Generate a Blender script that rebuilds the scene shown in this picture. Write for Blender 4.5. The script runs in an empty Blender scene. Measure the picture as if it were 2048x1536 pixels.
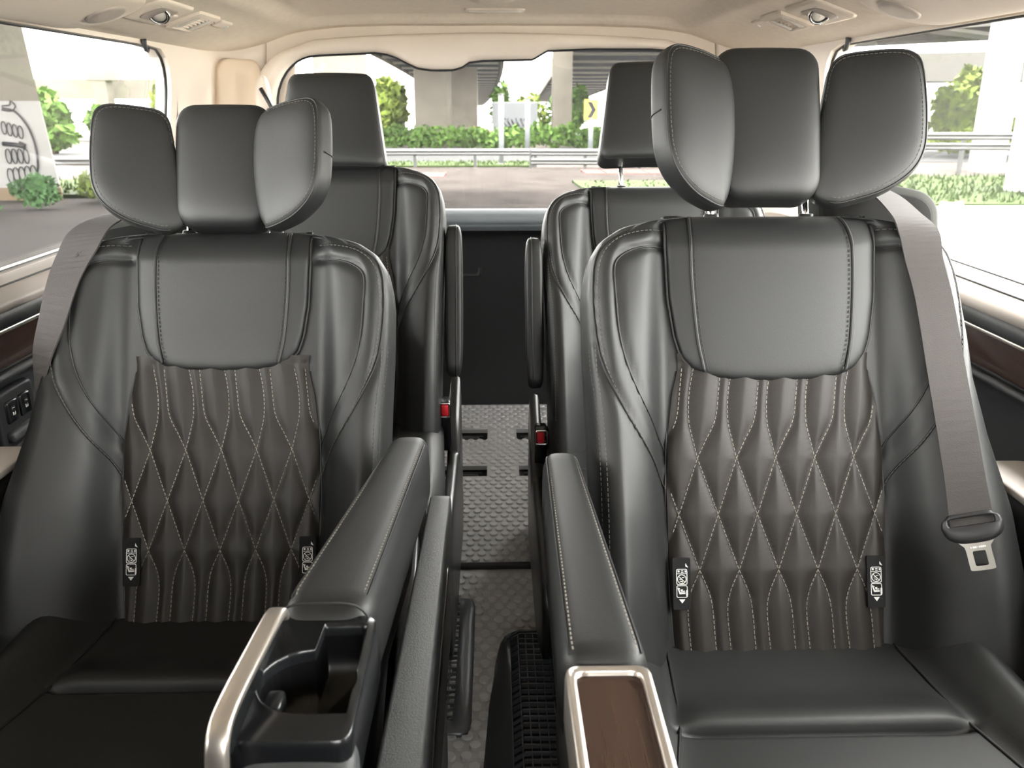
import bpy, bmesh, math, random
import numpy as np
from mathutils import Vector, Matrix
random.seed(7); rng = np.random.default_rng(7)
SC = bpy.context.scene
COL = SC.collection
# ------------------------------------------------------------------ camera, sky, sun, exposure
CAM_Z = 1.07
cam_data = bpy.data.cameras.new('camera'); cam = bpy.data.objects.new('camera', cam_data); COL.objects.link(cam)
cam.location = (0, 0, CAM_Z)
cam.rotation_mode = 'XYZ'
cam.rotation_euler = (math.radians(90 - 18.3237), 0, math.radians(-1.2476))
cam_data.sensor_width = 36.0; cam_data.lens = 36.0 * 1700 / 2048
cam_data.clip_start = 0.02; cam_data.clip_end = 2000
cam_data.dof.use_dof = True; cam_data.dof.focus_distance = 1.35; cam_data.dof.aperture_fstop = 10.0
SC.camera = cam
world = bpy.data.worlds.new('sky'); SC.world = world; world.use_nodes = True
bg = world.node_tree.nodes['Background']
bg.inputs[0].default_value = (1.0, 0.985, 0.95, 1); bg.inputs[1].default_value = 1.15
sun_data = bpy.data.lights.new('sun', 'SUN'); sun_data.energy = 2.0; sun_data.angle = math.radians(12)
sun_data.color = (1, .95, .86)
sun = bpy.data.objects.new('sun', sun_data); COL.objects.link(sun)
sun.rotation_euler = Vector((-.14, .06, -.98)).to_track_quat('-Z', 'Y').to_euler()
SC.view_settings.view_transform = 'Standard'; SC.view_settings.look = 'None'
SC.view_settings.gamma = 1.0; SC.view_settings.use_curve_mapping = False
SC.view_settings.exposure = 4.42
try:
    SC.cycles.use_denoising = True; SC.cycles.max_bounces = 10; SC.cycles.transparent_max_bounces = 12
    SC.cycles.caustics_reflective = False; SC.cycles.caustics_refractive = False
    SC.cycles.sample_clamp_indirect = 6
except Exception: pass

# ------------------------------------------------------------------ materials
def mat(name, col, rough=.5, metal=0., spec=.5, noise=0., nscale=20., bump=0., bscale=300., col2=None, coat=0., coords='Object'):
    m = bpy.data.materials.new(name); m.use_nodes = True
    nt = m.node_tree; b = nt.nodes['Principled BSDF']
    b.inputs['Base Color'].default_value = (*col, 1); b.inputs['Roughness'].default_value = rough
    b.inputs['Metallic'].default_value = metal; b.inputs['Specular IOR Level'].default_value = spec
    b.inputs['Coat Weight'].default_value = coat
    tc = nt.nodes.new('ShaderNodeTexCoord')
    if noise > 0 or col2:
        n = nt.nodes.new('ShaderNodeTexNoise'); n.inputs['Scale'].default_value = nscale; n.inputs['Detail'].default_value = 5
        nt.links.new(tc.outputs[coords], n.inputs['Vector'])
        r = nt.nodes.new('ShaderNodeValToRGB'); r.color_ramp.elements[0].position = .3; r.color_ramp.elements[1].position = .7
        c2 = col2 or tuple(min(1, c * (1 + noise)) for c in col)
        c1 = col if col2 else tuple(c * (1 - noise) for c in col)
        r.color_ramp.elements[0].color = (*c1, 1); r.color_ramp.elements[1].color = (*c2, 1)
        nt.links.new(n.outputs['Fac'], r.inputs['Fac']); nt.links.new(r.outputs['Color'], b.inputs['Base Color'])
    if bump > 0:
        n2 = nt.nodes.new('ShaderNodeTexNoise'); n2.inputs['Scale'].default_value = bscale; n2.inputs['Detail'].default_value = 3
        nt.links.new(tc.outputs[coords], n2.inputs['Vector'])
        bp = nt.nodes.new('ShaderNodeBump'); bp.inputs['Strength'].default_value = bump; bp.inputs['Distance'].default_value = .001
        nt.links.new(n2.outputs['Fac'], bp.inputs['Height']); nt.links.new(bp.outputs['Normal'], b.inputs['Normal'])
    return m

def wood_mat():
    m = mat('dark_wood', (.05, .026, .017), .22, coat=.4)
    nt = m.node_tree; b = nt.nodes['Principled BSDF']
    tc = nt.nodes['Texture Coordinate']; mp = nt.nodes.new('ShaderNodeMapping'); mp.inputs['Scale'].default_value = (160, 6, 160)
    n = nt.nodes.new('ShaderNodeTexNoise'); n.inputs['Scale'].default_value = 1; n.inputs['Detail'].default_value = 6
    r = nt.nodes.new('ShaderNodeValToRGB'); r.color_ramp.elements[0].color = (.022, .012, .0095, 1); r.color_ramp.elements[1].color = (.060, .032, .023, 1)
    nt.links.new(tc.outputs['Object'], mp.inputs[0]); nt.links.new(mp.outputs[0], n.inputs['Vector'])
    nt.links.new(n.outputs['Fac'], r.inputs['Fac']); nt.links.new(r.outputs['Color'], b.inputs['Base Color'])
    return m

def glass_mat():
    m = bpy.data.materials.new('window_glass'); m.use_nodes = True; nt = m.node_tree; nt.nodes.clear()
    o = nt.nodes.new('ShaderNodeOutputMaterial'); t = nt.nodes.new('ShaderNodeBsdfTransparent'); g = nt.nodes.new('ShaderNodeBsdfGlossy')
    t.inputs[0].default_value = (.985, .99, .985, 1); g.inputs['Roughness'].default_value = .02
    lw = nt.nodes.new('ShaderNodeLayerWeight'); lw.inputs[0].default_value = .5; pw = nt.nodes.new('ShaderNodeMath'); pw.operation = 'POWER'; pw.inputs[1].default_value = 5
    f = nt.nodes.new('ShaderNodeMath'); f.operation = 'MULTIPLY_ADD'; f.inputs[1].default_value = .6; f.inputs[2].default_value = .025; mx = nt.nodes.new('ShaderNodeMixShader')
    nt.links.new(lw.outputs['Facing'], pw.inputs[0]); nt.links.new(pw.outputs[0], f.inputs[0]); nt.links.new(f.outputs[0], mx.inputs[0]); nt.links.new(t.outputs[0], mx.inputs[1]); nt.links.new(g.outputs[0], mx.inputs[2])
    tl = nt.nodes.new('ShaderNodeBsdfTranslucent'); tl.inputs[0].default_value = (.95, .95, .92, 1); md = nt.nodes.new('ShaderNodeMixShader'); md.inputs[0].default_value = .007  # faint translucent share added as a veil of glare
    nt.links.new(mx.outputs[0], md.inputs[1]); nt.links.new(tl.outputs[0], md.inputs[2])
    nt.links.new(md.outputs[0], o.inputs[0]); return m

M = dict(
    leather=mat('black_leather', (.0125, .0133, .0133), .51, spec=.5, bump=.12, bscale=520),
    quilt=mat('quilted_leather', (.0150, .0120, .0098), .52, spec=.4, bump=.15, bscale=700),
    piping=mat('seam_piping', (.014, .014, .014), .5),
    thread=mat('grey_thread', (.26, .24, .20), .8),
    plastic=mat('black_plastic', (.022, .022, .023), .38, bump=.1, bscale=900),
    gloss=mat('glossy_black_plastic', (.010, .011, .012), .24),
    grain=mat('grained_plastic', (.055, .058, .06), .40, bump=.5, bscale=900),
    shell=mat('seat_shell_plastic', (.018, .018, .019), .30),
    cap=mat('pale_cap', (.80, .74, .70), .45), cover=mat('tan_cover', (.72, .59, .45), .6, bump=.15, bscale=700),
    vent_sheen=mat('vent_sheen_plastic', (.10, .11, .122), .28), well=mat('deep_black', (.004, .004, .0045), .35),  # left floor vent plastic greyed to paint in a window reflection
    shelf=mat('grey_shelf_plastic', (.19, .21, .225), .40, bump=.1, bscale=700), thread_dim=mat('dim_thread', (.09, .085, .075), .8),
    chrome=mat('chrome', (.8, .8, .79), .12, metal=1),
    silver=mat('satin_silver', (.72, .66, .60), .30, metal=.9),
    steel=mat('brushed_steel', (.30, .285, .26), .34, metal=1),
    red=mat('red_button', (.62, .02, .03), .35),
    white=mat('white_print', (.75, .75, .72), .6),
    beige=mat('beige_headliner', (.88, .79, .68), .85, noise=.04, nscale=60, bump=.25, bscale=500),
    beige2=mat('beige_trim', (.88, .79, .69), .55, bump=.15, bscale=700),
    beltline=mat('belt_line_trim', (.43, .38, .34), .42, bump=.2, bscale=800),
    door=mat('dark_door_panel', (.035, .037, .038), .45, bump=.15, bscale=500),
    webbing=mat('belt_webbing', (.046, .041, .039), .8, bump=.6, bscale=900),
    rubber=mat('grey_rubber', (.43, .43, .435), .42, bump=.2, bscale=400), stud=mat('stud_rubber', (.54, .54, .545), .32, bump=.1, bscale=400), tower_face=mat('tower_face', (.011, .011, .0105), .85, spec=.12), tower=mat('tower_grey', (.038, .039, .036), .85, spec=.12, bump=.1, bscale=700), tailgate=mat('tailgate_black', (.017, .018, .019), .5, bump=.15, bscale=500),  # studs paler than the mat base, their lit tops put into the colour
    carpet=mat('black_carpet', (.008, .008, .009), .95, bump=.6, bscale=300),
    lens=mat('lamp_lens', (.75, .72, .66), .25),
    vent_dark=mat('vent_dark', (.10, .085, .07), .6),
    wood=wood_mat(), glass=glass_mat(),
    concrete=mat('pale_concrete', (0.0902, 0.0818, 0.0676), .9, spec=.08, noise=.12, nscale=.8, coords='Object'),
    concrete_white=mat('whitewashed_concrete', (0.1748, 0.1704, 0.1645), .9, spec=.08, noise=.06, nscale=1.5),
    concrete_foot=mat('ochre_concrete', (0.1008, 0.0743, 0.0464), .9, spec=.08, noise=.1, nscale=2),
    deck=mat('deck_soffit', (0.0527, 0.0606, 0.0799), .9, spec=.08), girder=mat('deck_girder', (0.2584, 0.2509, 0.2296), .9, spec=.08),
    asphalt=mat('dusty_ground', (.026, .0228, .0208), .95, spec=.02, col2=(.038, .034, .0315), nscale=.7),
    road=mat('road_grey', (0.0150, 0.0154, 0.0158), .9, spec=.08), kerb=mat('red_kerb', (0.0465, 0.0134, 0.0118), .8, spec=.08),
    pave=mat('sun_toned_pavement', (0.292, 0.280, 0.248), .9, spec=.085, noise=.06, nscale=.6),  # far paler than the other ground, to put sunlight into its colour
    grass=mat('grass_green', (0.0146, 0.0246, 0.0046), .9, spec=.08, noise=.25, nscale=2.5),
    leaf=mat('leaf_green', (0.0406, 0.0773, 0.0152), .8, spec=.08, noise=.35, nscale=.7), leaf2=mat('leaf_light', (0.0754, 0.1040, 0.0174), .8, spec=.08, noise=.3, nscale=.9),
    leaf3=mat('leaf_blue_green', (0.0384, 0.0823, 0.0290), .8, spec=.08, noise=.3, nscale=1.5),
    bark=mat('bark', (0.050, 0.038, 0.025), .9, spec=.08), galv=mat('galvanised_steel', (0.0364, 0.0370, 0.0364), .5, metal=.3),
    paint=mat('black_paint', (0.013, 0.013, 0.015), .8, spec=.08), yellow=mat('sign_yellow', (.20, .135, .003), .5),
    cont=mat('container_white', (0.1021, 0.1088, 0.1158), .6), carred=mat('car_red', (0.1008, 0.0120, 0.0102), .3), cargrey=mat('car_silver', (0.1176, 0.1176, 0.1221), .3),
    tyre=mat('tyre_black', (0.008, 0.008, 0.008), .8, spec=.08), rock=mat('rock', (0.126, 0.113, 0.096), .9, spec=.085, noise=.15, nscale=3),
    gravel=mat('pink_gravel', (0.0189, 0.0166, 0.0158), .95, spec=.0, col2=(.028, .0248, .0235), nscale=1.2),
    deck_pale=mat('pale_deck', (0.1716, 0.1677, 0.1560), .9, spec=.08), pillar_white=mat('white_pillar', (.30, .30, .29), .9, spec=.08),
    deck_mid=mat('grey_deck', (.062, .060, .055), .9, spec=.05), vent_black=mat('vent_black_plastic', (.060, .064, .070), .27),
    cglass=mat('car_glass', (.03, .04, .05), .1),
)

# ------------------------------------------------------------------ helpers
def tag(o, label=None, cat=None, group=None, kind=None):
    if label: o['label'] = label
    if cat: o['category'] = cat
    if group: o['group'] = group
    if kind: o['kind'] = kind
    return o

def empty(name, loc, label, cat, group=None, rz=0.):
    o = bpy.data.objects.new(name, None); COL.objects.link(o); o.location = loc; o.rotation_euler.z = rz
    o.empty_display_size = .05
    return tag(o, label, cat, group)

def obj(name, V, F, m, parent=None, smooth=True, fix=True):
    """vertices are given in the parent's local space (world when there is no parent)"""
    me = bpy.data.meshes.new(name); me.from_pydata([tuple(map(float, v)) for v in V], [], F)
    if fix:
        b = bmesh.new(); b.from_mesh(me); bmesh.ops.remove_doubles(b, verts=b.verts, dist=1e-6)
        bmesh.ops.recalc_face_normals(b, faces=b.faces); b.to_mesh(me); b.free()
    if smooth: me.polygons.foreach_set('use_smooth', [True] * len(me.polygons))
    me.materials.append(m); me.update()
    o = bpy.data.objects.new(name, me); COL.objects.link(o)
    if parent: o.parent = parent
    return o

def place(name, me, parent=None, loc=(0, 0, 0), rot=(0, 0, 0)):
    o = bpy.data.objects.new(name, me); COL.objects.link(o); o.location = loc; o.rotation_euler = rot
    if parent: o.parent = parent
    return o

class MB:
    def __init__(s): s.V = []; s.F = []
    def add(s, V, F):
        n = len(s.V); s.V += [tuple(v) for v in V]; s.F += [tuple(i + n for i in f) for f in F]; return s
    def build(s, name, m, parent=None, smooth=True, fix=True): return obj(name, s.V, s.F, m, parent, smooth, fix)

def grid_faces(nr, nc, closed=False):
    F = []
    for i in range(nr - 1):
        for j in range(nc if closed else nc - 1):
            k = (j + 1) % nc; F.append((i * nc + j, i * nc + k, (i + 1) * nc + k, (i + 1) * nc + j))
    return F

def loft(rings, cap=True):
    nr, nc = len(rings), len(rings[0]); V = [p for r in rings for p in r]; F = grid_faces(nr, nc, True)
    if cap: F.append(tuple(range(nc))[::-1]); F.append(tuple(range((nr - 1) * nc, nr * nc)))
    return V, F

def catmull(P, n=6, closed=False):
    P = [np.array(p, float) for p in P]; out = []
    N = len(P); segs = N if closed else N - 1
    for i in range(segs):
        if closed: p0, p1, p2, p3 = P[(i - 1) % N], P[i], P[(i + 1) % N], P[(i + 2) % N]
        else:
            p1, p2 = P[i], P[i + 1]; p0 = P[i - 1] if i else 2 * p1 - p2; p3 = P[i + 2] if i + 2 < N else 2 * p2 - p1
        for k in range(n):
            t = k / n
            out.append(.5 * ((2 * p1) + (-p0 + p2) * t + (2 * p0 - 5 * p1 + 4 * p2 - p3) * t * t + (-p0 + 3 * p1 - 3 * p2 + p3) * t ** 3))
    if not closed: out.append(P[-1])
    return out

def resample(P, n, closed=False):
    P = np.array(P, float)
    if closed: P = np.vstack([P, P[:1]])
    d = np.r_[0, np.cumsum(np.linalg.norm(np.diff(P, axis=0), axis=1))]
    t = np.linspace(0, d[-1], n + 1)[:-1] if closed else np.linspace(0, d[-1], n)
    return np.stack([np.interp(t, d, P[:, k]) for k in range(P.shape[1])], 1)

def tube(P, r, n=8, closed=False, flat=None):
    """tube along 3-D points; r scalar or list"""
    P = [Vector(p) for p in P]; rings = []; N = len(P); up = Vector((0, 0, 1)); prev = None
    for i, p in enumerate(P):
        a = P[i - 1] if (i or closed) else p; b = P[(i + 1) % N] if (i < N - 1 or closed) else p
        t = (b - a).normalized()
        if prev is None:
            s = t.cross(up)
            if s.length < 1e-3: s = t.cross(Vector((1, 0, 0)))
            s.normalize()
        else: s = (prev - t * prev.dot(t)).normalized()
        prev = s; q = t.cross(s); rr = r[i] if hasattr(r, '__len__') else r
        rings.append([p + s * math.cos(2 * math.pi * k / n) * rr + q * math.sin(2 * math.pi * k / n) * rr for k in range(n)])
    if closed:
        V = [v for rg in rings for v in rg]; F = grid_faces(N, n, True)
        F += [((N - 1) * n + j, (N - 1) * n + (j + 1) % n, (j + 1) % n, j) for j in range(n)]
        return V, F
    return loft(rings)

def rrect(w, h, r, n=6, cx=0, cy=0):
    """rounded rectangle outline, half sizes w,h"""
    P = []
    for sx, sy, a0 in ((1, 1, 0), (-1, 1, 90), (-1, -1, 180), (1, -1, 270)):
        for k in range(n + 1):
            a = math.radians(a0 + 90 * k / n); P.append((cx + sx * (w - r) + r * math.cos(a), cy + sy * (h - r) + r * math.sin(a)))
    return P

def sup(w, h, n=4., k=28):
    """superellipse outline"""
    P = []
    for i in range(k):
        a = 2 * math.pi * i / k; c, s = math.cos(a), math.sin(a)
        P.append((w * math.copysign(abs(c) ** (2 / n), c), h * math.copysign(abs(s) ** (2 / n), s)))
    return P

def rbox(c, h, r=.004, rot=None, seg=2):
    """bevelled box: centre, half sizes"""
    b = bmesh.new(); bmesh.ops.create_cube(b, size=2)
    for v in b.verts: v.co = Vector((v.co.x * h[0], v.co.y * h[1], v.co.z * h[2]))
    if r > 0: bmesh.ops.bevel(b, geom=list(b.edges), offset=min(r, min(h) * .98), segments=seg, profile=.5, affect='EDGES')
    if rot is not None:
        R = Matrix(rot) if not isinstance(rot, Matrix) else rot
        for v in b.verts: v.co = R @ v.co
    for v in b.verts: v.co += Vector(c)
    b.verts.index_update(); V = [tuple(v.co) for v in b.verts]; F = [tuple(v.index for v in f.verts) for f in b.faces]; b.free()
    return V, F

def disc(c, r, h, n=20, r2=None, axis='z'):
    r2 = r if r2 is None else r2; V = []
    for z, rr in ((0, r), (h, r2)):
        V += [(rr * math.cos(2 * math.pi * k / n), rr * math.sin(2 * math.pi * k / n), z) for k in range(n)]
    F = grid_faces(2, n, True) + [tuple(range(n))[::-1], tuple(range(n, 2 * n))]
    if axis == 'y': V = [(x, z, y) for x, y, z in V]
    return [(x + c[0], y + c[1], z + c[2]) for x, y, z in V], F

def pillow(outline, front, back, fn, n=2.6, rings=14, centre=None):
    """closed cushion from a star-shaped outline (a,v); fn(a,w,v)->point; front/back thickness"""
    O = np.array(outline, float); c = O.mean(0) if centre is None else np.array(centre, float); N = len(O); V = []; F = []
    ts = [math.sin(math.pi / 2 * k / rings) for k in range(rings, 0, -1)]
    def layer(h, sgn):
        idx = []
        for t in ts[1:] if sgn < 0 else ts:
            w = sgn * h * max(0, 1 - t ** n) ** (1 / n)
            row = []
            for p in O:
                q = c + (p - c) * t; row.append(len(V)); V.append(fn(q[0], w, q[1]))
            idx.append(row)
        V.append(fn(c[0], sgn * h, c[1])); return idx, len(V) - 1
    fi, fc = layer(front, 1); bi, bc = layer(back, -1); bi = [fi[0]] + bi
    for idx, cc, fl in ((fi, fc, 0), (bi, bc, 1)):
        for a, b in zip(idx[:-1], idx[1:]):
            for j in range(N):
                k = (j + 1) % N; f = (a[j], a[k], b[k], b[j]); F.append(f[::-1] if fl else f)
        for j in range(N):
            f = (idx[-1][j], idx[-1][(j + 1) % N], cc); F.append(f[::-1] if fl else f)
    return V, F

def ring_plate(outer, inner, z0, z1, fn):
    """flat plate with a hole: outer and inner outlines with the same count, thickness z0..z1; fn(a,b,z)"""
    n = len(outer); V = []
    for O, z in ((outer, z1), (inner, z1), (inner, z0), (outer, z0)): V += [fn(p[0], p[1], z) for p in O]
    F = []
    for r in range(4):
        s = (r + 1) % 4
        F += [(r * n + j, r * n + (j + 1) % n, s * n + (j + 1) % n, s * n + j) for j in range(n)]
    return V, F

def polar(outline, c, n):
    """resample a star-shaped outline at n equal angles about c"""
    O = np.array(outline, float) - np.array(c); out = []
    N = len(O)
    for k in range(n):
        a = 2 * math.pi * k / n; d = np.array([math.cos(a), math.sin(a)]); best = 0
        for i in range(N):
            p, q = O[i], O[(i + 1) % N]; e = q - p; den = d[0] * e[1] - d[1] * e[0]
            if abs(den) < 1e-12: continue
            t = (p[0] * e[1] - p[1] * e[0]) / den; s = (p[0] * d[1] - p[1] * d[0]) / den
            if t > 0 and -1e-6 <= s <= 1 + 1e-6: best = max(best, t)
        out.append((c[0] + d[0] * best, c[1] + d[1] * best))
    return out

def table(xs, ys, sm=.012):
    o = np.argsort(xs); xs = np.array(xs, float)[o]; ys = np.array(ys, float)[o]
    g = np.linspace(xs[0], xs[-1], 600); v = np.interp(g, xs, ys); k = int(sm / (g[1] - g[0]))
    if k > 1:
        ker = np.hanning(2 * k + 1); ker /= ker.sum(); v = np.convolve(np.pad(v, k, mode='edge'), ker, 'valid')
    return lambda x: float(np.interp(x, g, v))

def ribbon(pairs, th):
    """strap from (left,right) point pairs, thickness th along the local normal"""
    V = []; N = len(pairs)
    for i, (a, b) in enumerate(pairs):
        a, b = Vector(a), Vector(b); j = min(i + 1, N - 1); k = max(i - 1, 0)
        t = (Vector(pairs[j][0]) - Vector(pairs[k][0])).normalized(); nrm = (b - a).cross(t).normalized() * th / 2
        V += [a + nrm, b + nrm, b - nrm, a - nrm]
    F = grid_faces(N, 4, True) + [(0, 1, 2, 3), tuple(range(4 * N - 4, 4 * N))]
    return V, F
# ------------------------------------------------------------------ the vehicle body
def structure(o): o['kind'] = 'structure'; return o
def slab(name, x0, x1, y0, y1, z0, z1, m):
    return structure(obj(name, *rbox(((x0 + x1) / 2, (y0 + y1) / 2, (z0 + z1) / 2), ((x1 - x0) / 2, (y1 - y0) / 2, (z1 - z0) / 2), 0), m, smooth=False))
slab('floor', -.86, .86, -1.3, 2.98, -.06, 0, M['carpet'])
Y0, Y1 = -1.25, 2.80
_g = np.linspace(0, .9, 500); _z = np.interp(_g, [0, .3, .45, .55, .60, .65, .70, .75, .80, .9], [1.287, 1.286, 1.282, 1.272, 1.262, 1.246, 1.228, 1.214, 1.207, 1.202]); _k = np.hanning(41); _k /= _k.sum(); _z = np.convolve(np.pad(_z, 20, mode='edge'), _k, 'valid')
CEIL = lambda x: float(np.interp(x, _g, _z))
def ceil_z(x, y):
    z = CEIL(abs(x))
    s = lambda t: max(0., min(1., t)) ** 2 * (3 - 2 * max(0., min(1., t)))
    z += .022 * s((.56 - abs(x)) / .05) * s((2.66 - y) / .05)
    z -= .014 * s((.075 - abs(x + .0)) / .04) * s((2.28 - y) / .06)
    return z
xs = np.linspace(-.86, .86, 120); ys = np.linspace(-.85, 2.78, 200)
V = [(x, y, ceil_z(x, y)) for y in ys for x in xs]; n0 = len(V)
V += [(x, y, 1.36) for y in ys for x in xs]
F = grid_faces(200, 120); F += [tuple(i + n0 for i in f)[::-1] for f in F]
structure(obj('ceiling', V, F, M['beige'], fix=False))

def wall_profile(): return [(.80, 0), (.815, .06), (.825, .36), (.85, .45), (.862, .50), (.862, .585), (.845, .61), (.826, .622), (.822, .630), (.832, .637),
                            (.838, .64), (.838, .702), (.822, .707), (.816, .716), (.817, .730), (.824, .740)]
for s, nm, wy in ((-1, 'left', 2.32), (1, 'right', 2.215)):
    pr = catmull(wall_profile(), 3)
    ysw = np.linspace(Y0, Y1, 10)
    V = [(s * a, y, z) for y in ysw for a, z in pr] ; n0 = len(V)
    V += [(s * (.92), y, z) for y in ysw for a, z in pr]
    F = grid_faces(10, len(pr)); F += [tuple(i + n0 for i in f)[::-1] for f in F]
    k = len(pr)
    F += [(i * k + k - 1, (i + 1) * k + k - 1, n0 + (i + 1) * k + k - 1, n0 + i * k + k - 1) for i in range(9)]
    wl = structure(obj('wall_' + nm, V, F, M['door'], fix=False))
    # upper wall with the window opening
    lean = lambda z: .872 - .16 * (z - .78)
    hole = rrect((wy - .40) / 2, .209, .11, 10, (wy + .40) / 2, .989)
    outer = rrect((Y1 - .22) / 2, .31, .001, 1, (Y1 + .22) / 2, 1.01)
    c = ((wy + .40) / 2, .99); H2 = polar(hole, c, 220); O2 = polar(outer, c, 220)
    fn = lambda y, z, w: (s * (lean(z) + w), y, z)
    up = obj('upper_panel', *ring_plate(O2, H2, .04, 0, fn), M['beige2'], wl, smooth=False)
    tag(up, 'beige panel around the side window')
    g = obj('window_seal', *tube([fn(p[0], p[1], .014) for p in H2], .0038, 6, True), M['plastic'], wl)
    P = polar(rrect((wy - .40) / 2 + .008, .217, .11, 8, (wy + .40) / 2, .989), c, 120)
    V = [fn(p[0], p[1], .018) for p in P] + [fn(p[0], p[1], .022) for p in P]
    F = [tuple(range(120)), tuple(range(120, 240))[::-1]] + grid_faces(2, 120, True)
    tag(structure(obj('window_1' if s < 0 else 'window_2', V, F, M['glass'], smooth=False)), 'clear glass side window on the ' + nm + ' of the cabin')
    # belt line shelf, its groove, chrome strip, wood strip
    bp = catmull([(.826, .731), (.818, .739), (.820, .750), (.836, .762), (.866, .778), (.884, .781)], 5)
    V = [(s * a, y, z) for y in ysw for a, z in bp] + [(s * (a + .01), y, z - .012) for y in ysw for a, z in bp]; n0 = 10 * len(bp)
    F = grid_faces(10, len(bp)); F += [tuple(i + n0 for i in f)[::-1] for f in F]
    tb = structure(obj('trim_%d' % (1 if s < 0 else 2), V, F, M['beltline'], fix=False)); tag(tb, 'pale belt line shelf under the ' + nm + ' side window')
    obj('groove', *tube([(s * .8485, y, .7688) for y in ysw], .0022, 6), M['piping'], tb)
    obj('chrome_strip', *rbox((s * .8215, (Y0 + 2.3) / 2, .7065), (.004, (2.3 - Y0) / 2, .0042), .003), M['silver'], wl)
    obj('wood_strip', *rbox((s * .836, (Y0 + 2.3) / 2, .671), (.004, (2.3 - Y0) / 2, .0305), .003), M['wood'], wl)
    obj('panel_ledge', *tube([(s * .822, y, .632) for y in ysw], .0065, 8), M['grain'], wl)
    # corner pillar trim
    plan = catmull([(.842, wy + .045), (.836, 2.50), (.812, 2.63), (.765, 2.70), (.69, 2.735), (.60, 2.74)], 6)
    zs = np.linspace(.70, 1.27, 14)
    V = [(s * (a - .10 * max(0, z - .9) * (1 if a > .7 else .3)), y, z) for z in zs for a, y in plan]
    V += [(s * (a + .04), y + .04, z) for z in zs for a, y in plan]; n0 = 14 * len(plan)
    F = grid_faces(14, len(plan)); F += [tuple(i + n0 for i in f)[::-1] for f in F]
    tp = structure(obj('trim_%d' % (3 if s < 0 else 4), V, F, M['beige2'], fix=False)); tag(tp, 'beige pillar trim in the %s rear corner' % nm)
    # recessed rounded panel on the pillar
    def fp(a, w, v): 
        return (s * (.755 + .04 * math.cos(0) - .045 - a * .62 + w * .6 - .10 * max(0, v - .9)) , 2.605 + a * .62 - w * .6 + .045, v)
    obj('pillar_cover', *pillow(rrect(.085, .13, .04, 5, 0, 1.06), .012, .02, lambda a, w, v: (s * (.765 - a * .55 - w * .72 - .10 * max(0, v - .9)), 2.655 + a * .62 - w * .6, v), 6), M['cover'], tp)

# rear wall: dark tailgate panel below, beige frame around the rear window above
pr = catmull([(2.71, .697), (2.79, .672), (2.85, .60), (2.90, .3), (2.93, 0)], 5)
xs = np.linspace(-.86, .86, 30)
V = [(x, y, z) for x in xs for y, z in pr] + [(x, y + .05, z) for x in xs for y, z in pr]; n0 = 30 * len(pr)
F = grid_faces(30, len(pr)); F += [tuple(i + n0 for i in f)[::-1] for f in F]
wb = structure(obj('wall_back', V, F, M['tailgate'], fix=False)); tag(wb, 'dark tailgate panel below the rear window')
ps = catmull([(2.742, .7495), (2.728, .749), (2.712, .7475), (2.690, .738), (2.686, .715), (2.71, .695)], 6)
V = [(x, y, z) for x in xs for y, z in ps] + [(x, y + .01, z - .012) for x in xs for y, z in ps]; n0 = 30 * len(ps); F = grid_faces(30, len(ps)); F += [tuple(i + n0 for i in f)[::-1] for f in F]
tag(obj('parcel_shelf', V, F, M['shelf'], wb, fix=False), 'grey rounded shelf along the top of the tailgate panel')
obj('pull_pocket', *ring_plate(polar(rrect(.05, .055, .012, 4, -.09, .56), (-.09, .56), 60), polar(rrect(.038, .042, .01, 4, -.09, .56), (-.09, .56), 60), 0, .008, lambda a, b, z: (a, 2.872 - z, b)), M['plastic'], wb)
glass_top = [(-.346, 1.213), (-.30, 1.206), (-.265, 1.188), (-.225, 1.170), (-.18, 1.164), (-.118, 1.165), (-.092, 1.172), (-.07, 1.186), (-.03, 1.191), (.12, 1.194), (.14, 1.205), (.163, 1.219), (.3, 1.224), (.48, 1.224)]
hole = [(-.655, .745), (-.655, 1.05)] + [(-.655 + .13 * (1 - math.cos(t)), 1.05 + .155 * math.sin(t)) for t in np.linspace(.2, 1.5, 8)] + glass_top + \
       [(.655 - .13 * (1 - math.sin(t)), 1.06 + .16 * math.cos(t)) for t in np.linspace(.1, 1.5, 8)] + [(.655, 1.05), (.655, .745), (.64, .728), (-.64, .728)]
arch = [(-.715, .70), (-.715, 1.07)] + [(-.715 + .16 * (1 - math.cos(t)), 1.07 + .16 * math.sin(t)) for t in np.linspace(.2, 1.4, 8)] + catmull([(-.53, 1.246), (-.33, 1.259), (-.0, 1.266), (.33, 1.259), (.53, 1.246)], 5) + \
       [(.715 - .16 * (1 - math.sin(t)), 1.07 + .16 * math.cos(t)) for t in np.linspace(.15, 1.4, 8)] + [(.715, 1.07), (.715, .70)]
cc = (0, 1.0); NP = 300
A2 = np.array(polar(arch, cc, NP)); H2 = np.array(polar(hole, cc, NP)); V = []
prof = [(0, .05), (0, .012), (.03, .003), (.10, -.001), (.5, -.006), (.82, .0), (.94, .008), (1, .022), (1, .06)]
for t, dy in prof: V += [(a[0] + (h[0] - a[0]) * t, 2.70 + dy + .1 * max(0, 1.0 - a[1] * (1 - t) - h[1] * t), a[1] + (h[1] - a[1]) * t) for a, h in zip(A2, H2)]
fr = structure(obj('trim_5', V, grid_faces(len(prof), NP, True), M['beige2'], fix=False)); tag(fr, 'beige frame with a low housing around the rear window')
obj('window_seal', *tube([(h[0], 2.728 + .1 * max(0, 1 - h[1]), h[1]) for h in H2], .006, 6, True), M['plastic'], fr)
O2 = polar(rrect(.86, .31, .001, 1, 0, 1.01), cc, NP)
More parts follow.
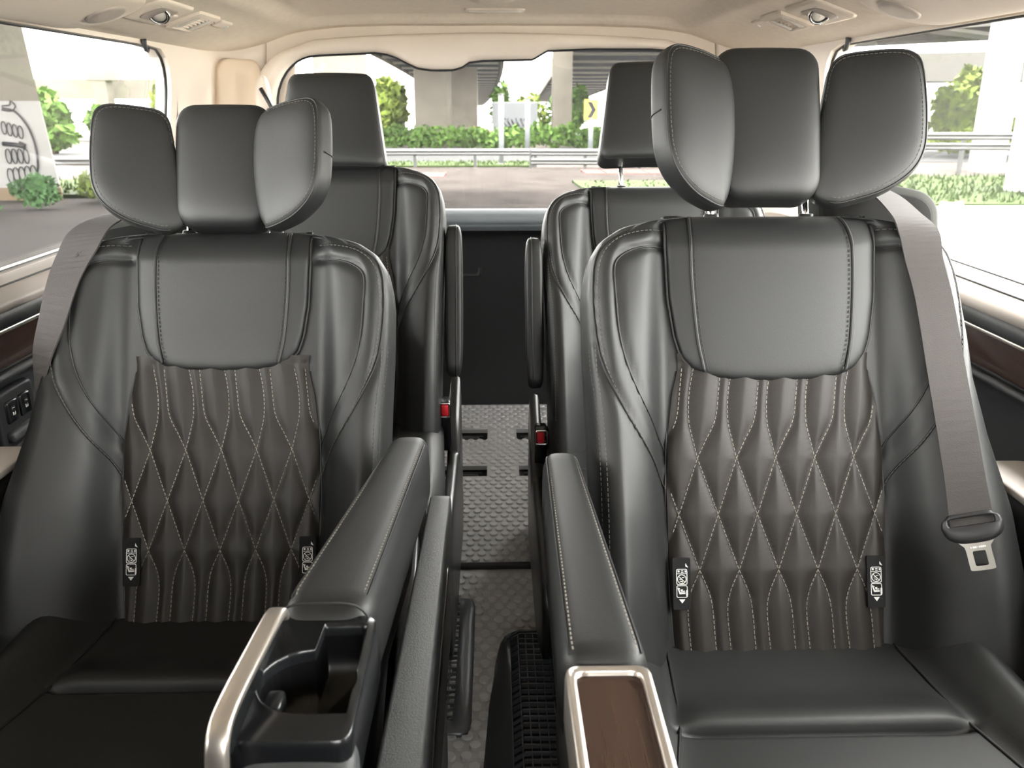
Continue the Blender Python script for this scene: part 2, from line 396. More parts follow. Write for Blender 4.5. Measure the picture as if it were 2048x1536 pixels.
V, F = ring_plate(O2, list(map(tuple, A2 * .97 + np.array(cc) * .03)), 0, .03, lambda a, b, z: (a, 2.765 - z + .1 * max(0, 1 - b), b))
tag(structure(obj('trim_6', V, F, M['beige2'], smooth=False)), 'beige panel behind the frame of the rear window')
P = [(h[0] * 1.01, 2.74 + .1 * max(0, 1 - h[1]), 1 + (h[1] - 1) * 1.02) for h in H2]
V = P + [(p[0], p[1] + .004, p[2]) for p in P]
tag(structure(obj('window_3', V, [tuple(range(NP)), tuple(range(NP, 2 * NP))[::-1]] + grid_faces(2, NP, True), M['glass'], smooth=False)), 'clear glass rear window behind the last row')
# front end of the cabin behind the camera: bulkhead and dashboard top, windscreen opening above it
structure(obj('wall_front', *rbox((0, -1.12, .51), (.86, .14, .51), .06), M['door'])); 
# ------------------------------------------------------------------ captain seats
class Back:
    """surface of one seat back in (a outboard, w forward, v up along the recline)"""
    def __init__(s, xc, yj, zj, rec, side, sc=1., kp=1., flare=1.):
        s.xc, s.yj, s.zj, s.side, s.sc, s.kp = xc, yj, zj, side, sc, kp; s.sr, s.cr = math.sin(math.radians(rec)), math.cos(math.radians(rec))
        s.q = table([-.1, 0, .07, .15, .22, .30, .40, .5, .63], [.145, .146, .150, .153, .154, .1535, .152, .151, .150])
        s.qq = table([-.1, 0, .07, .15, .22, .30, .36, .40, .43, .5, .58, .63], [.145, .146, .150, .153, .154, .151, .144, .134, .137, .147, .150, .150])
        s.Si = table([-.1, 0, .2, .33, .42, .50, .53, .56, .585, .605, .618, .628], [.258, .260, .262, .266, .270, .271, .268, .261, .246, .218, .17, .10], .008)
        s.So = table([-.1, 0, .1, .2, .30, .38, .44, .50, .53, .56, .585, .605, .618, .628], [.268 + .05 * flare, .268 + .05 * flare, .27 + .04 * flare, .27 + .03 * flare, .27 + .012 * flare, .273, .273, .271, .268, .261, .246, .218, .17, .10], .008)
        s.Hb = table([-.1, 0, .1, .2, .3, .4, .5, .58, .63], [.085, .088, .088, .080, .062, .044, .030, .018, .01], .03)
        s.grooves = []
    def prof(s, v, outer):
        S = (s.So if outer else s.Si)(v); q = min(s.q(v), S * .84); Hb = s.Hb(v); D = S - q; wc = -.012
        P = [(0, wc), (q * .5, wc), (q * .9, wc), (q + .08 * D, wc + .004), (q + .3 * D, .55 * Hb), (q + .62 * D, .95 * Hb), (S - .10 * D - .014, Hb), (S - .006, Hb - .014), (S, Hb - .045), (S, -.03), (S - .004, -.09), (S - .03, -.132), (S * .55, -.145), (0, -.148)]
        C = np.array(catmull(P, 5)); k = math.sqrt(max(0.02, 1 - max(0, (v - .575) / .0535) ** 2)) if v > .575 else 1
        C[:, 1] = -.055 + (C[:, 1] + .055) * k
        return C
    def w(s, a, v):
        C = s.prof(v, a > 0); i = int(np.argmax(C[:, 0])); return float(np.interp(abs(a), C[:i + 1, 0], C[:i + 1, 1]))
    def T(s, a, w, v):
        a, w, v = a * s.sc, w * s.sc, v * s.sc
        return (s.side * a, v * s.sr - w * s.cr, s.zj + v * s.cr + w * s.sr)   # local to the seat's empty
    def on(s, a, v, dw=0.): return s.T(a, s.w(a, v) + dw, v)
    def body(s, name, m, parent):
        vs = np.concatenate([np.linspace(-.08, .56, 110), np.linspace(.563, .628, 34)]); rings = []
        gs = [np.array(resample(g, 70)) for g in s.grooves]
        for v in vs:
            o, i = s.prof(v, True), s.prof(v, False)
            r = [(a, w) for a, w in o] + [(-a, w) for a, w in i[::-1][1:-1]]
            pts = []
            for a, w in r:
                dw = 0.
                if w > -.03:
                    for g in gs:
                        d = np.min((g[:, 0] - a) ** 2 + (g[:, 1] - v) ** 2); dw -= .005 * math.exp(-d / .00005) * max(.15, min(1, (.612 - v) / .03))
                pts.append(s.T(a, w + dw, v))
            rings.append(pts)
        V, F = loft(rings); return obj(name, V, F, m, parent, fix=False)

def quilt_lines(S=.056):
    """stitched lattice of the lower back panel: list of (a,v) polylines"""
    r1, r2, r3 = .27, .19, .112; L = []
    for k in range(-3, 4):
        c = k * S
        # into row one from above
        A = [(c - .03 * S, .405), (c - .17 * S, .365), (c - .20 * S, .325), (c - .10 * S, .295), (c, r1)]
        B = [(c + .66 * S, .405), (c + .58 * S, .365), (c + .48 * S, .325), (c + .22 * S, .295), (c, r1)]
        L.append(catmull(A, 6) + [(c + .5 * S, r2), (c + S, r3)]); L.append(catmull(B, 6) + [(c - .5 * S, r2), (c - S, r3)])
        L.append(catmull([(c, r3), (c - .24 * S, .082), (c - .32 * S, .055), (c - .27 * S, .01), (c - .2 * S, -.03)], 6))
        L.append(catmull([(c, r3), (c + .22 * S, .082), (c + .31 * S, .055), (c + .36 * S, .01), (c + .42 * S, -.03)], 6))
    return L

def dashes(MBo, P, fn, step=.0066, ln=.0042, wd=.0009, ht=.0008, keep=None):
    """stitches along a polyline of (a,v); fn(a,v,dw)->3-D point"""
    R = resample(P, max(2, int(np.sum(np.linalg.norm(np.diff(np.array(P), axis=0), axis=1)) / step)))
    for p, q in zip(R[:-1], R[1:]):
        if keep and not keep((p + q) / 2): continue
        e = p + (q - p) * ln / step; A, B = Vector(fn(p[0], p[1], ht)), Vector(fn(e[0], e[1], ht)); t = (B - A)
        if t.length < 1e-6: continue
        up = (Vector(fn(p[0], p[1], ht + .01)) - A).normalized(); sd = t.normalized().cross(up) * wd; u = up * ht
        MBo.add([A - sd, A + sd, B + sd, B - sd, A - sd * .6 + u, A + sd * .6 + u, B + sd * .6 + u, B - sd * .6 + u],
                [(0, 1, 5, 4), (1, 2, 6, 5), (2, 3, 7, 6), (3, 0, 4, 7), (4, 5, 6, 7)])

def label_flag(B, parent, a, v, lift):
    """small black fabric flag printed with child seat anchor icons, sewn beside the quilted panel"""
    hw, hh = .0125, .031
    def f(x, y, z=0.): return B.on(a, v, lift + z)[:0] or tuple(np.array(B.on(a, v, lift)) + np.array((x + 0., -z * B.cr + y * B.sr, y * B.cr + z * B.sr)))
    O = rrect(hw, hh + .005, .002, 3)
    V = [f(p[0], p[1], 0) for p in O] + [f(p[0], p[1], -.0035) for p in O]; n = len(O)
    fl = obj('label_flag', V, [tuple(range(n)), tuple(range(n, 2 * n))[::-1]] + grid_faces(2, n, True), M['carpet'], parent, smooth=False)
    tag(fl, 'small black flag printed with white child seat icons')
    mb = MB()
    def frame(w, h, r, cx, cy, t=.0009):
        mb.add(*ring_plate(polar(rrect(w, h, r, 4, cx, cy), (cx, cy), 40), polar(rrect(w - t, h - t, r * .7, 4, cx, cy), (cx, cy), 40), 0, .0004, lambda x, y, z: f(x, y, z + .0003)))
    def poly(P, z=.0006):
        mb.add([f(x, y, z) for x, y in P], [tuple(range(len(P)))])
    frame(.0078, .0110, .002, 0, .0095); frame(.0078, .0085, .002, 0, -.0108)
    mb.add(*ring_plate([(.0066 * math.cos(t), .0062 + .0066 * math.sin(t)) for t in np.linspace(0, 6.2832, 33)[:-1]], [(.0056 * math.cos(t), .0062 + .0056 * math.sin(t)) for t in np.linspace(0, 6.2832, 33)[:-1]], 0, .0004, lambda x, y, z: f(x, y, z + .0003)))
    def bar(p, q, t):
        p, q = np.array(p), np.array(q); d = (q - p) / np.linalg.norm(q - p); nn = np.array((-d[1], d[0])) * t / 2
        poly([p + nn, p - nn, q - nn, q + nn])
    bar((-.0044, .0104), (.0044, .0020), .001); bar((-.0074, .0138), (.0074, .0138), .0008)
    bar((-.0058, .0172), (-.003, .0172), .0028); bar((-.001, .0180), (.0022, .0180), .001); bar((.0042, .0170), (.0062, .0170), .003); bar((-.001, .0158), (.0025, .0158), .001)
    bar((-.003, .0035), (.001, .0035), .001); bar((-.0035, .0062), (-.0005, .0062), .001); bar((0, .0085), (.0034, .0085), .0009); bar((-.001, .0035), (.0015, .0020), .001)
    poly([(-.0066, -.0055), (-.0052, -.0050), (-.0022, -.0118), (.0046, -.0120), (.0046, -.0142), (-.0036, -.0146)])
    poly([(-.0046, -.0062), (-.0032, -.0058), (-.0028, -.0074), (-.0042, -.0080)]); poly([(-.0024, -.0082), (.0012, -.0076), (.0006, -.0096), (.004, -.0098), (.004, -.011), (-.0012, -.0110)])
    poly([(.0056, -.0090), (.0082, -.0086), (.0082, -.0165), (.0066, -.018), (.0056, -.017)])
    poly([(-.0044, -.0215), (.0044, -.0215), (0, -.0272)]); poly([(.0052, .0240), (.0092, .0222), (.0056, .0285)])
    mb.build('icon_print', M['white'], fl, smooth=False, fix=False)

def headrest_posts(B, hr, v0, v1, w=-.055, aa=.072):
    for k in (-1, 1):
        obj('post', *tube([B.T(k * aa, w, v0 - .03), B.T(k * aa, w, v1)], .0058, 12), M['chrome'], hr)

def winged_headrest(B, parent, v0, h, fold_in, fold_out, wi, wo, da=0.):
    """v0: bottom of the cushion, h: height"""
    c = rrect(.078, h / 2, .03, 6, 0, v0 + h / 2)
    c = [(a * (1 - .09 * (v0 + h - v) / h + (.04 if v < v0 + h * .3 else 0)), v) for a, v in c]
    hr = obj('headrest', *pillow(resample(c, 96, True), .035, .05, lambda a, w, v: B.T(a, w - .02 - .9 * a * a - .25 * (v - v0 - h * .45) ** 2 + .012, v), 5, 18), M['leather'], parent)
    for sg, fold in ((1, fold_out), (-1, fold_in)):
        hh = h
        aisle = sg < 0; W = wi if aisle else wo
        inn = [(.016, .03), (.006, .12), (-.004, .33), (-.009, .55), (-.008, .74), (-.001, .88), (.012, .96)] if aisle else [(.002, .06), (.001, .16), (.003, .33), (.009, .55), (.017, .77), (.022, .90), (.030, .965)]
        O = inn + [(.042, .992), (.062, 1.0), (.088, 1.0), (.104, .982), (.113, .935), (.1165, .86), (.118, .74), (.1185, .60), (.1175, .46), (.115, .345), (.107, .235), (.092, .145), (.069, .068), (.042, .022), (.022, .004)]
        O = resample(catmull([(x * W / .118, y * hh) for x, y in O], 6, True), 110, True)
        cf, sf = math.cos(math.radians(fold)), math.sin(math.radians(fold))
        def fw(a, w, v, sg=sg, cf=cf, sf=sf):
            x = a - .0; ca = a * cf - w * sf; cw = a * sf + w * cf
            return B.T(sg * (.062 + ca), cw + (.010 if sg < 0 else -.004), v0 - .010 + v - (da if sg < 0 else 0))
        wing = obj('headrest_wing', *pillow(O, .020, .045, fw, 3.4, 16, (.05, hh * .56)), M['leather'], hr)
        # seam along the outer edge, and the short seam on the side face
        S = [p for p in O if p[0] > .018]
        S = sorted(S, key=lambda p: -math.atan2(p[1] - hh * .56, p[0] - .03))
        cen = np.array((.05, hh * .56)); S = [cen + (p - cen) * .975 for p in np.array(S)]
        obj('seam', *tube([fw(p[0], .0098, p[1]) for p in S], .0016, 6), M['piping'], wing)
        mb = MB(); dashes(mb, [cen + (np.array(p) - cen) * .945 for p in S], lambda a, v, d: fw(a, .0124 + d, v), .0062, .004, .0006, .0007); tag(mb.build('stitching', M['thread_dim'], wing, False, False), kind='stuff')
        pm = np.array((.118 / .118 * W, hh * .56)); pm = min(O, key=lambda p: abs(p[1] - hh * .57) - p[0] * 2)
        obj('side_seam', *tube([fw(*(cen + (np.array(pm) - cen) * t_)[[0]], -.0445 * max(0, 1 - t_ ** 3.4) ** (1 / 3.4), (cen + (np.array(pm) - cen) * t_)[1]) for t_ in (1.0, .998, .993, .98, .96, .93, .89, .84)], .0013, 6), M['piping'], wing)
    return hr

def plain_headrest(B, parent, v0, h, wb, wt):
    O = rrect(1, 1, .18, 6); O = [(x * (wb + (wt - wb) * (y + 1) / 2), v0 + h * (y + 1) / 2) for x, y in O]
    f = lambda a, w, v: B.T(a, w - .02 - .8 * a * a, v)
    O = resample(O, 110, True)
    hr = obj('headrest', *pillow(O, .045, .055, f, 7, 20), M['leather'], parent)
    obj('seam', *tube([f(p[0], .0305, p[1]) for p in (np.array(O) - (0, v0 + h / 2)) * .985 + (0, v0 + h / 2)], .0014, 6, True), M['piping'], hr)
    return hr

def captain_seat(name, label, x, y, zj, rec, side, sc=1., kp=1., row=2, hr=None, flare=1., pv=0., hx=0.):
    root = empty(name, (x, y, 0), label, 'seat', 'captain seats')
    B = Back(x, y, zj, rec, side, sc, kp, flare)
    inner = [(.152, .576), (.180, .573), (.205, .566), (.224, .553), (.230, .536), (.229, .497), (.226, .448), (.218, .409), (.204, .371), (.178, .32), (.150, .268)]
    welt = [(.10, .612), (.155, .606), (.200, .599), (.228, .588), (.246, .572), (.256, .548), (.260, .512), (.260, .473), (.255, .422), (.244, .384), (.220, .335), (.197, .297), (.176, .262), (.150, .212)]
    inner, welt = catmull(inner, 6), catmull(welt, 6)
    side_s = catmull([(.264, .43), (.262, .39), (.258, .35), (.255, .30), (.254, .2), (.254, .05)], 6)
    for k in (-1, 1): B.grooves += [[(k * a, v) for a, v in inner], [(k * a, v) for a, v in welt]]
    bk = B.body('backrest', M['leather'], root)
    for k in (-1, 1):
        for L, r in ((inner, .0014), (welt, .0018), (side_s, .0014))[:2 if k > 0 else 3]:
            obj('seam', *tube([B.on(k * a, v, -.0036) for a, v in L], r, 6), M['piping'], bk)
        mb = MB(); dashes(mb, [(k * a * (1 - .020) , v - .005) for a, v in welt[6:]], lambda a, v, d: B.on(a, v, d - .001), .0066, .0042, .0006)
        if k > 0:
            dashes(mb, [(B.So(v) - .003, v) for v in np.linspace(.36, -.02, 60)], lambda a, v, d: B.T(a, B.w(a, v) + d - .001, v), .0066, .0042, .0007); tag(mb.build('stitching', M['thread_dim'], bk, False, False), kind='stuff'); continue
        dashes(mb, [(k * (a - .004), v) for a, v in side_s], lambda a, v, d: B.on(a, v, d - .0008), .0066, .0042, .0007); dashes(mb, [(k * (a + .0035), v) for a, v in side_s], lambda a, v, d: B.on(a, v, d - .0008), .0066, .0042, .0007)
        tag(mb.build('stitching', M['thread_dim'], bk, False, False), kind='stuff')
    # quilted lower panel
    lines = quilt_lines(); LP = np.concatenate([resample(l, 40) for l in lines]); R, C = 150, 110; V = []
    qf = lambda a, v: .0
    vv = np.linspace(-.075, .42, R); G = np.zeros((R, C, 2)); Z = np.zeros((R, C))
    for i, v in enumerate(vv):
        q = B.qq(v) + .002; G[i, :, 0] = np.linspace(-q, q, C); G[i, :, 1] = v
    for i in range(R):
        d2 = np.min((G[i, :, None, 0] - LP[None, :, 0]) ** 2 + (G[i, :, None, 1] - LP[None, :, 1]) ** 2, 1); t = np.abs(np.linspace(-1, 1, C))
        Z[i] = .0075 * (1 - np.exp(-np.sqrt(d2) / .011)) + .006 * np.maximum(0, 1 - t ** 14) - .004
    def qon(a, v, d=0.):
        return B.T(a, -.012 + .0054 + d, v)
    V = [B.T(G[i, j, 0], -.012 + Z[i, j] + .003, G[i, j, 1]) for i in range(R) for j in range(C)]; n0 = len(V)
    V += [B.T(G[i, j, 0], -.03, G[i, j, 1]) for i in range(R) for j in range(C)][:0]
    qp = obj('quilted_panel', V, grid_faces(R, C), M['quilt'], root, fix=False); tag(qp, 'dark brown quilted leather panel with diamond stitching')
    mb = MB()
    for l in lines: dashes(mb, l, qon, .0066, .0042, .00062, .0009, keep=lambda p: abs(p[0]) < B.qq(p[1]) - .003 and -.02 < p[1] < .40)
    tag(mb.build('stitching', M['thread'], qp, False, False), kind='stuff')
    for k in (-1, 1):
        obj('panel_seam', *tube([B.on(k * (B.qq(v) + .0035), v, -.001) for v in np.linspace(-.03, .395, 60)], .0018, 6), M['piping'], qp)
    # upper pad
    kp_ = kp
    pad = [(.150, .626), (.151, .58), (.148, .50), (.140, .445), (.131, .415), (.118, .399), (.098, .388), (.06, .382), (0, .380)]
    pad = [(a * kp_, v + pv * max(0, (.5 - v) / .12)) for a, v in pad]; O = pad + [(-a, v) for a, v in pad[::-1][1:]]; O = O[::-1]
    O = list(O) + [(x_, .627) for x_ in np.linspace(.12, -.12, 7)]
    O = resample(O, 150, True)
    fpd = lambda a, w, v: B.T(a, B.w(a * .8, min(v, .627)) + w - .001, v)
    def fpd2(a, w, v): return B.T(a, (B.w(a * .8, min(v, .6275)) + .055) * 1.0 - .055 + w * (1 - .8 * max(0, min(1, (v - .575) / .05))), min(v, .6285) + (.002 if v > .6 else 0) * min(1, (v - .6) / .02))
    up = obj('upper_pad', *pillow(O, .017, .01, fpd2, 5, 18, (0, .505)), M['leather'], root)
    for k in (-1, 1):
        L = catmull([(k * a * kp_, v + pv * max(0, (.5 - v) / .12)) for a, v in ((.112, .622), (.116, .598), (.117, .55), (.115, .50), (.110, .44), (.101, .392))], 8)
        obj('piping', *tube([fpd2(a, .0166, v) for a, v in L], .0022, 8), M['piping'], up)
        mb = MB(); dashes(mb, [(a - k * .0052, v) for a, v in L], lambda a, v, d: fpd2(a, .0166 + d, v), .0066, .0042, .0007, .0009); mb.build('stitching', M['piping'], up, False, False)['kind'] = 'stuff'
    edge = [p for p in O if p[1] < .615]; edge = sorted(edge, key=lambda p: math.atan2(p[0], p[1] - .6) % (2 * math.pi))
    obj('seam', *tube([B.on(p[0] * 1.012, p[1] - (.002 if p[1] < .4 else 0), .004) for p in edge], .0022, 6), M['piping'], up)
    # head restraint
    v0, h = hr['v0'], hr['h']
    for k in (-1, 1):
        g = obj('post_guide', *disc((0, 0, 0), .0135, .010, 18, .010), M['plastic'], root); g.location = B.T(k * .072, -.055, .626)
    hd = winged_headrest(B, root, v0, h, hr['fi'], hr['fo'], hr['wi'], hr['wo'], hr.get('da', 0.)) if row == 2 else plain_headrest(B, root, v0, h, .132, .099)
    headrest_posts(B, hd, .63, v0 + .05)
    # cushion
    cushion(root, B, side, sc, zj, 1. if row == 2 else .3)
    if row == 2:
        label_flag(B, root, -.139, .095, .012); label_flag(B, root, .136, .095, .012)
    return root, B

def cushion(root, B, side, sc, zj, hk=1.):
    qt = table([-.02, 0, .15, .3, .52], [.15, .15, .163, .20, .25]); Hb = table([-.02, .0, .2, .4, .52], [.06, .055, .04, .026, .012])
    ys_ = np.concatenate([np.linspace(-.10, .13, 20), np.linspace(.135, .20, 26), np.linspace(.21, .50, 30), np.linspace(.505, .54, 12)]); rings = []
    for yy in ys_:
        S = .265 + .02 * max(0, min(1, (yy) / .3)); q = min(qt(yy), S * .86); D = S - q; hb = Hb(yy) * hk
        zb = .018 * min(1, max(0, yy) / .5); z0 = zb
        if yy < .165: z0 += .012 * math.exp(-((yy - .145) / .035) ** 2)
        z0 -= .016 * math.exp(-((yy - .166) / .005) ** 2)
        k = math.sqrt(max(.03, 1 - max(0, (yy - .46) / .081) ** 2)) if yy > .46 else 1
        P = [(0, z0), (q * .5, z0), (q * .93, z0), (q + .02, zb + .006), (q + .4 * D, zb + .6 * hb), (S - .2 * D - .01, zb + hb), (S - .004, zb + hb - .02), (S, zb + hb - .05), (S - .01, -.10), (S * .7, -.115), (0, -.115)]
        C = np.array(catmull(P, 4)); C[:, 1] = -.05 + (C[:, 1] + .05) * k
        f = lambda a, z: (side * a * sc, -yy * sc, zj + z * sc)
        rings.append([f(a, z) for a, z in C] + [f(-a, z) for a, z in C[::-1][1:-1]])
    V, F = loft(rings); cu = obj('cushion', V, F, M['leather'], root, fix=False)
    def zt(a, yy): return .018 * max(0, yy) / .5
    for k in (-1, 1):
        obj('seam', *tube([(side * k * (qt(yy) + .012) * sc, -yy * sc, zj + (zt(0, yy) + .0035) * sc) for yy in np.linspace(-.01, .45, 40)], .002, 6), M['piping'], cu)
    obj('base', *rbox((side * 0, -.2 * sc, (zj - .115 * sc) / 2 + .01), (.20 * sc, .21 * sc, (zj - .115 * sc) / 2 - .009), .02), M['plastic'], root)
    side_shell(root, side, sc, zj)

def side_shell(root, side, sc, zj):
    P = catmull([(.205, zj - .02), (.195, zj + .045), (.165, zj + .068), (.13, zj + .045), (.095, zj - .015), (.03, zj - .062), (-.10, zj - .070), (-.30, zj - .075), (-.42, zj - .10), (-.455, zj - .17), (-.43, .06), (-.38, .012), (0, .012), (.15, .012), (.20, .10)], 5, True)
    c = (-.14, .16); P = polar(P, c, 110)
    obj('side_shell', *pillow(P, .016, .016, lambda a, w, v: (-side * (.288 * sc + w * -1.), a, v), 5, 10, c), M['shell'], root)

SEAT_R, BR = captain_seat('captain_seat', 'black quilted captain seat in the second row on the right, winged headrest raised', .400, 1.003, .341, 22, 1, 1.0, 1.0, 2, dict(v0=.640, h=.226, fi=27, fo=10, wi=.118, wo=.162, da=.009))
SEAT_L, BL = captain_seat('captain_seat', 'black quilted captain seat in the second row on the left, with open cup holder', -.418, 1.109, .328, 22, -1, .96, .91, 2, dict(v0=.626, h=.202, fi=27, fo=17, wi=.125, wo=.142), 1.2, .016)
SEAT_3L, B3L = captain_seat('captain_seat', 'black leather captain seat in the third row on the left, plain headrest', -.383, 1.845, .36, 22, -1, .995, 1.0, 3, dict(v0=.612, h=.226), .4)
SEAT_3R, B3R = captain_seat('captain_seat', 'black third-row seat on the right, plain headrest raised on bare posts', .382, 1.80, .325, 24, 1, .99, 1.0, 3, dict(v0=.682, h=.24), .4)
# ------------------------------------------------------------------ seat fittings
def side_pts(B, L): return [B.on(a, v, .012) for a, v in L]
def belt_tower(root, B, a0, a1, v0, v1, w0):
    P = rrect((a1 - a0) / 2, (v1 - v0) / 2, .03, 6, (a0 + a1) / 2, (v0 + v1) / 2)
    P = [(a, v - max(0, (a - a0) / (a1 - a0) - .1) * .045) for a, v in P]
    t = obj('belt_tower', *pillow(resample(P, 90, True), .04, .03, lambda a, w, v: B.T(a, w0 + w, v), 6, 8), M['tower'], root)
    c = np.mean(P, 0); Q = [tuple(c + (np.array(p) - c) * (.86, .80)) for p in P]
    obj('tower_face', *pillow(resample(Q, 60, True), .008, .004, lambda a, w, v: B.T(a, w0 + .037 + w, v), 5, 4), M['tower_face'], t)
belt_tower(SEAT_R, BR, .105, .318, .56, .730, -.16)
belt_tower(SEAT_L, BL, .085, .292, .55, .706, -.18)

def loft_box(stations, n=4.5, k=48):
    """stations: (centre xyz, half width x, half height z)"""
    return loft([[(c[0] + p[0], c[1], c[2] + p[1]) for p in sup(w, h, n, k)] for c, w, h in stations])
def smooth_ends(c0, c1, f, e0=.02, e1=.02, n=26):
    """stations from y c0 to c1 rounded at both ends; f(t)->(x,z,w,h)"""
    out = []; L = abs(c1 - c0)
    for i in range(n + 1):
        t = .5 - .5 * math.cos(math.pi * i / n); x, z, w, h = f(t); d0, d1 = t * L, (1 - t) * L
        k = 1
        if d0 < e0: k = math.sqrt(max(.0, 1 - (1 - d0 / e0) ** 2))
        if d1 < e1: k = min(k, math.sqrt(max(.0, 1 - (1 - d1 / e1) ** 2)))
        r = min(w, h) * .6; out.append(((x, c0 + (c1 - c0) * t, z), w - r * (1 - k), h - r * (1 - k)))
    return out
def local(root, V): return [(x - root.location.x, y - root.location.y, z - root.location.z) for x, y, z in V]
def part(name, vf, m, root, parent=None, smooth=True):
    V, F = vf; return obj(name, local(root, V), F, m, parent or root, smooth)

# left armrest of the second row: pad, open tray with cup holder, upright lid, folded table beside it
R_ = SEAT_L
pad = part('armrest', loft_box(smooth_ends(1.125, .672, lambda t: (-.118 - .042 * t, .575 + .004 * t, .028 + .018 * t, .052), .03, .03), 4), M['leather'], R_)
S = smooth_ends(1.11, .685, lambda t: (-.118 - .042 * t, .575 + .004 * t, .028 + .018 * t, .052), .03, .03)
mb = MB()
for sg in (-1, 1):
    L = [(c[0] + sg * (w * .80), c[1], c[2] + h * .90) for c, w, h in S[3:-3]]
    part('seam', tube([(x, y, z - .0005) for x, y, z in L], .0013, 6), M['piping'], R_, pad)
    for p, q in zip(resample(L, 64)[:-1], resample(L, 64)[1:]):
        e = p + (q - p) * .62; dx = sg * -.0035; mb.add([(p[0] + dx - .0007, p[1], p[2] + .0022), (p[0] + dx + .0007, p[1], p[2] + .0022), (e[0] + dx + .0007, e[1], e[2] + .0022), (e[0] + dx - .0007, e[1], e[2] + .0022)], [(0, 1, 2, 3)])
mb.V = local(R_, mb.V); tag(mb.build('stitching', M['thread'], pad, False, False), kind='stuff')
part('front_seam', tube([(-.16 + x, .681, .583 + z) for x, z in sup(.0445, .0505, 4, 40)], .0012, 6, True), M['piping'], R_, pad)
part('armrest_frame', loft_box(smooth_ends(1.10, .55, lambda t: (-.132 - .040 * t, .48, .014 + .014 * t, .06), .03, .03), 5), M['plastic'], R_)
# tray
TX, TY, TZ = -.156, .604, .618
circ = [(TX + .004 + .037 * math.cos(t), TY - .018 + .037 * math.sin(t)) for t in np.linspace(0, 2 * math.pi, 60)[:-1]]
def keyhole(n):
    out = []
    for k in range(n):
        a = 2 * math.pi * k / n; d = np.array((math.cos(a), math.sin(a))); best = 0
        for r in np.linspace(.005, .09, 240):
            x, y = d * r
            if (x - .0005) ** 2 + (y + .012) ** 2 < .0395 ** 2 or (-.024 < x < .037 and .036 < y < .064) or (.006 < x < .038 and -.052 < y < .06): best = r
            elif x < 0 and y > 0 and r > best + .004: break
        out.append((TX + d[0] * best, TY + d[1] * best))
    return out
KH = keyhole(140); OT = polar(rrect(.047, .083, .012, 6, TX, TY), (TX, TY), 140); V = []
lay = [(OT, -.060, 1), (OT, -.008, 1), (OT, -.002, .985), (OT, 0, .96), (KH, .0, 1.10), (KH, .0012, 1.06), (KH, .0004, 1.03), (KH, -.003, 1.005), (KH, -.010, .995)]
for O, dz, sc_ in lay: V += [(TX + (p[0] - TX) * sc_, TY + (p[1] - TY) * sc_, TZ + dz) for p in O]
tray = part('cup_holder_tray', (V, grid_faces(len(lay), 140, True)), M['gloss'], R_)
W_ = []
for dz, sc_ in ((-.0095, 1.0), (-.03, .985), (-.052, .94), (-.054, .0)): W_ += [(TX + (p[0] - TX) * sc_, TY + (p[1] - TY) * sc_, TZ + dz) for p in KH]
part('cup_well', (W_, grid_faces(4, 140, True)), M['well'], R_, tray)
part('cup_clip', rbox((TX - .026, TY - .022, TZ - .017), (.008, .012, .008), .004), M['gloss'], R_, tray)
part('tray_front', loft_box(smooth_ends(.545, .455, lambda t: (-.152, .575 - .045 * t - .06 * t * t, .046, .040), .01, .03), 5), M['grain'], R_, tray)
lid = part('tray_lid', rbox((-.199, .580, .630), (.0045, .070, .018), .004), M['gloss'], R_); tag(lid, 'glossy black lid standing open on edge')
O = catmull([(-.1905, .652, .640), (-.191, .640, .649), (-.194, .58, .651), (-.197, .525, .650), (-.1985, .502, .642), (-.199, .492, .620), (-.199, .487, .58), (-.199, .483, .50)], 8); rg = []
for i, p in enumerate(O):
    a, b = O[max(0, i - 1)], O[min(len(O) - 1, i + 1)]; t = (b - a) / np.linalg.norm(b - a); nn = np.array((0, -t[2], t[1])) * -1
    if nn[2] < 0 and t[1] < -.3: nn = -nn
    rg.append([tuple(p + np.array((1, 0, 0)) * q[0] + nn * q[1]) for q in sup(.0085, .0045, 3.5, 16)])
part('lid_frame', loft(rg), M['silver'], R_, lid)
# folded side table: an upright textured slab with an open side
def slab_st(t): return (-.0785 - .001 * t, .445 + .03 * t, .0155 + .0055 * t, .09)
tbl = part('folded_table', loft_box(smooth_ends(1.115, .45, slab_st, .008, .015), 14), M['grain'], R_); tag(tbl, 'grained black side table folded down beside the armrest')
O = [(y, z) for y, z in rrect(.20, .052, .04, 6, .80, .45)]
part('table_pocket', pillow(resample(O, 80, True), .0015, .004, lambda a, w, v: (-.0625 + .0048 * ((1.115 - a) / .665) + w, a, v), 6, 4), M['gloss'], R_, tbl)
part('table_bracket', loft_box(smooth_ends(1.02, .50, lambda t: (-.085, .25, .014, .12), .02, .02), 6), M['plastic'], R_)

# right armrest of the second row: pad and closed lid with a wood inlay
R_ = SEAT_R
def fR(t): return (.088 + .006 * t, .574, .0245 + .0155 * t, .052)
S = smooth_ends(1.065, .605, fR, .03, .02)
pad = part('armrest', loft_box(S, 4), M['leather'], R_)
mb = MB()
for sg in (-1, 1):
    L = [(c[0] + sg * (w * .80), c[1], c[2] + h * .90) for c, w, h in S[3:-3]]
    part('seam', tube([(x, y, z - .0005) for x, y, z in L], .0013, 6), M['piping'], R_, pad)
    for p, q in zip(resample(L, 64)[:-1], resample(L, 64)[1:]):
        e = p + (q - p) * .62; dx = sg * -.0035; mb.add([(p[0] + dx - .0007, p[1], p[2] + .0022), (p[0] + dx + .0007, p[1], p[2] + .0022), (e[0] + dx + .0007, e[1], e[2] + .0022), (e[0] + dx - .0007, e[1], e[2] + .0022)], [(0, 1, 2, 3)])
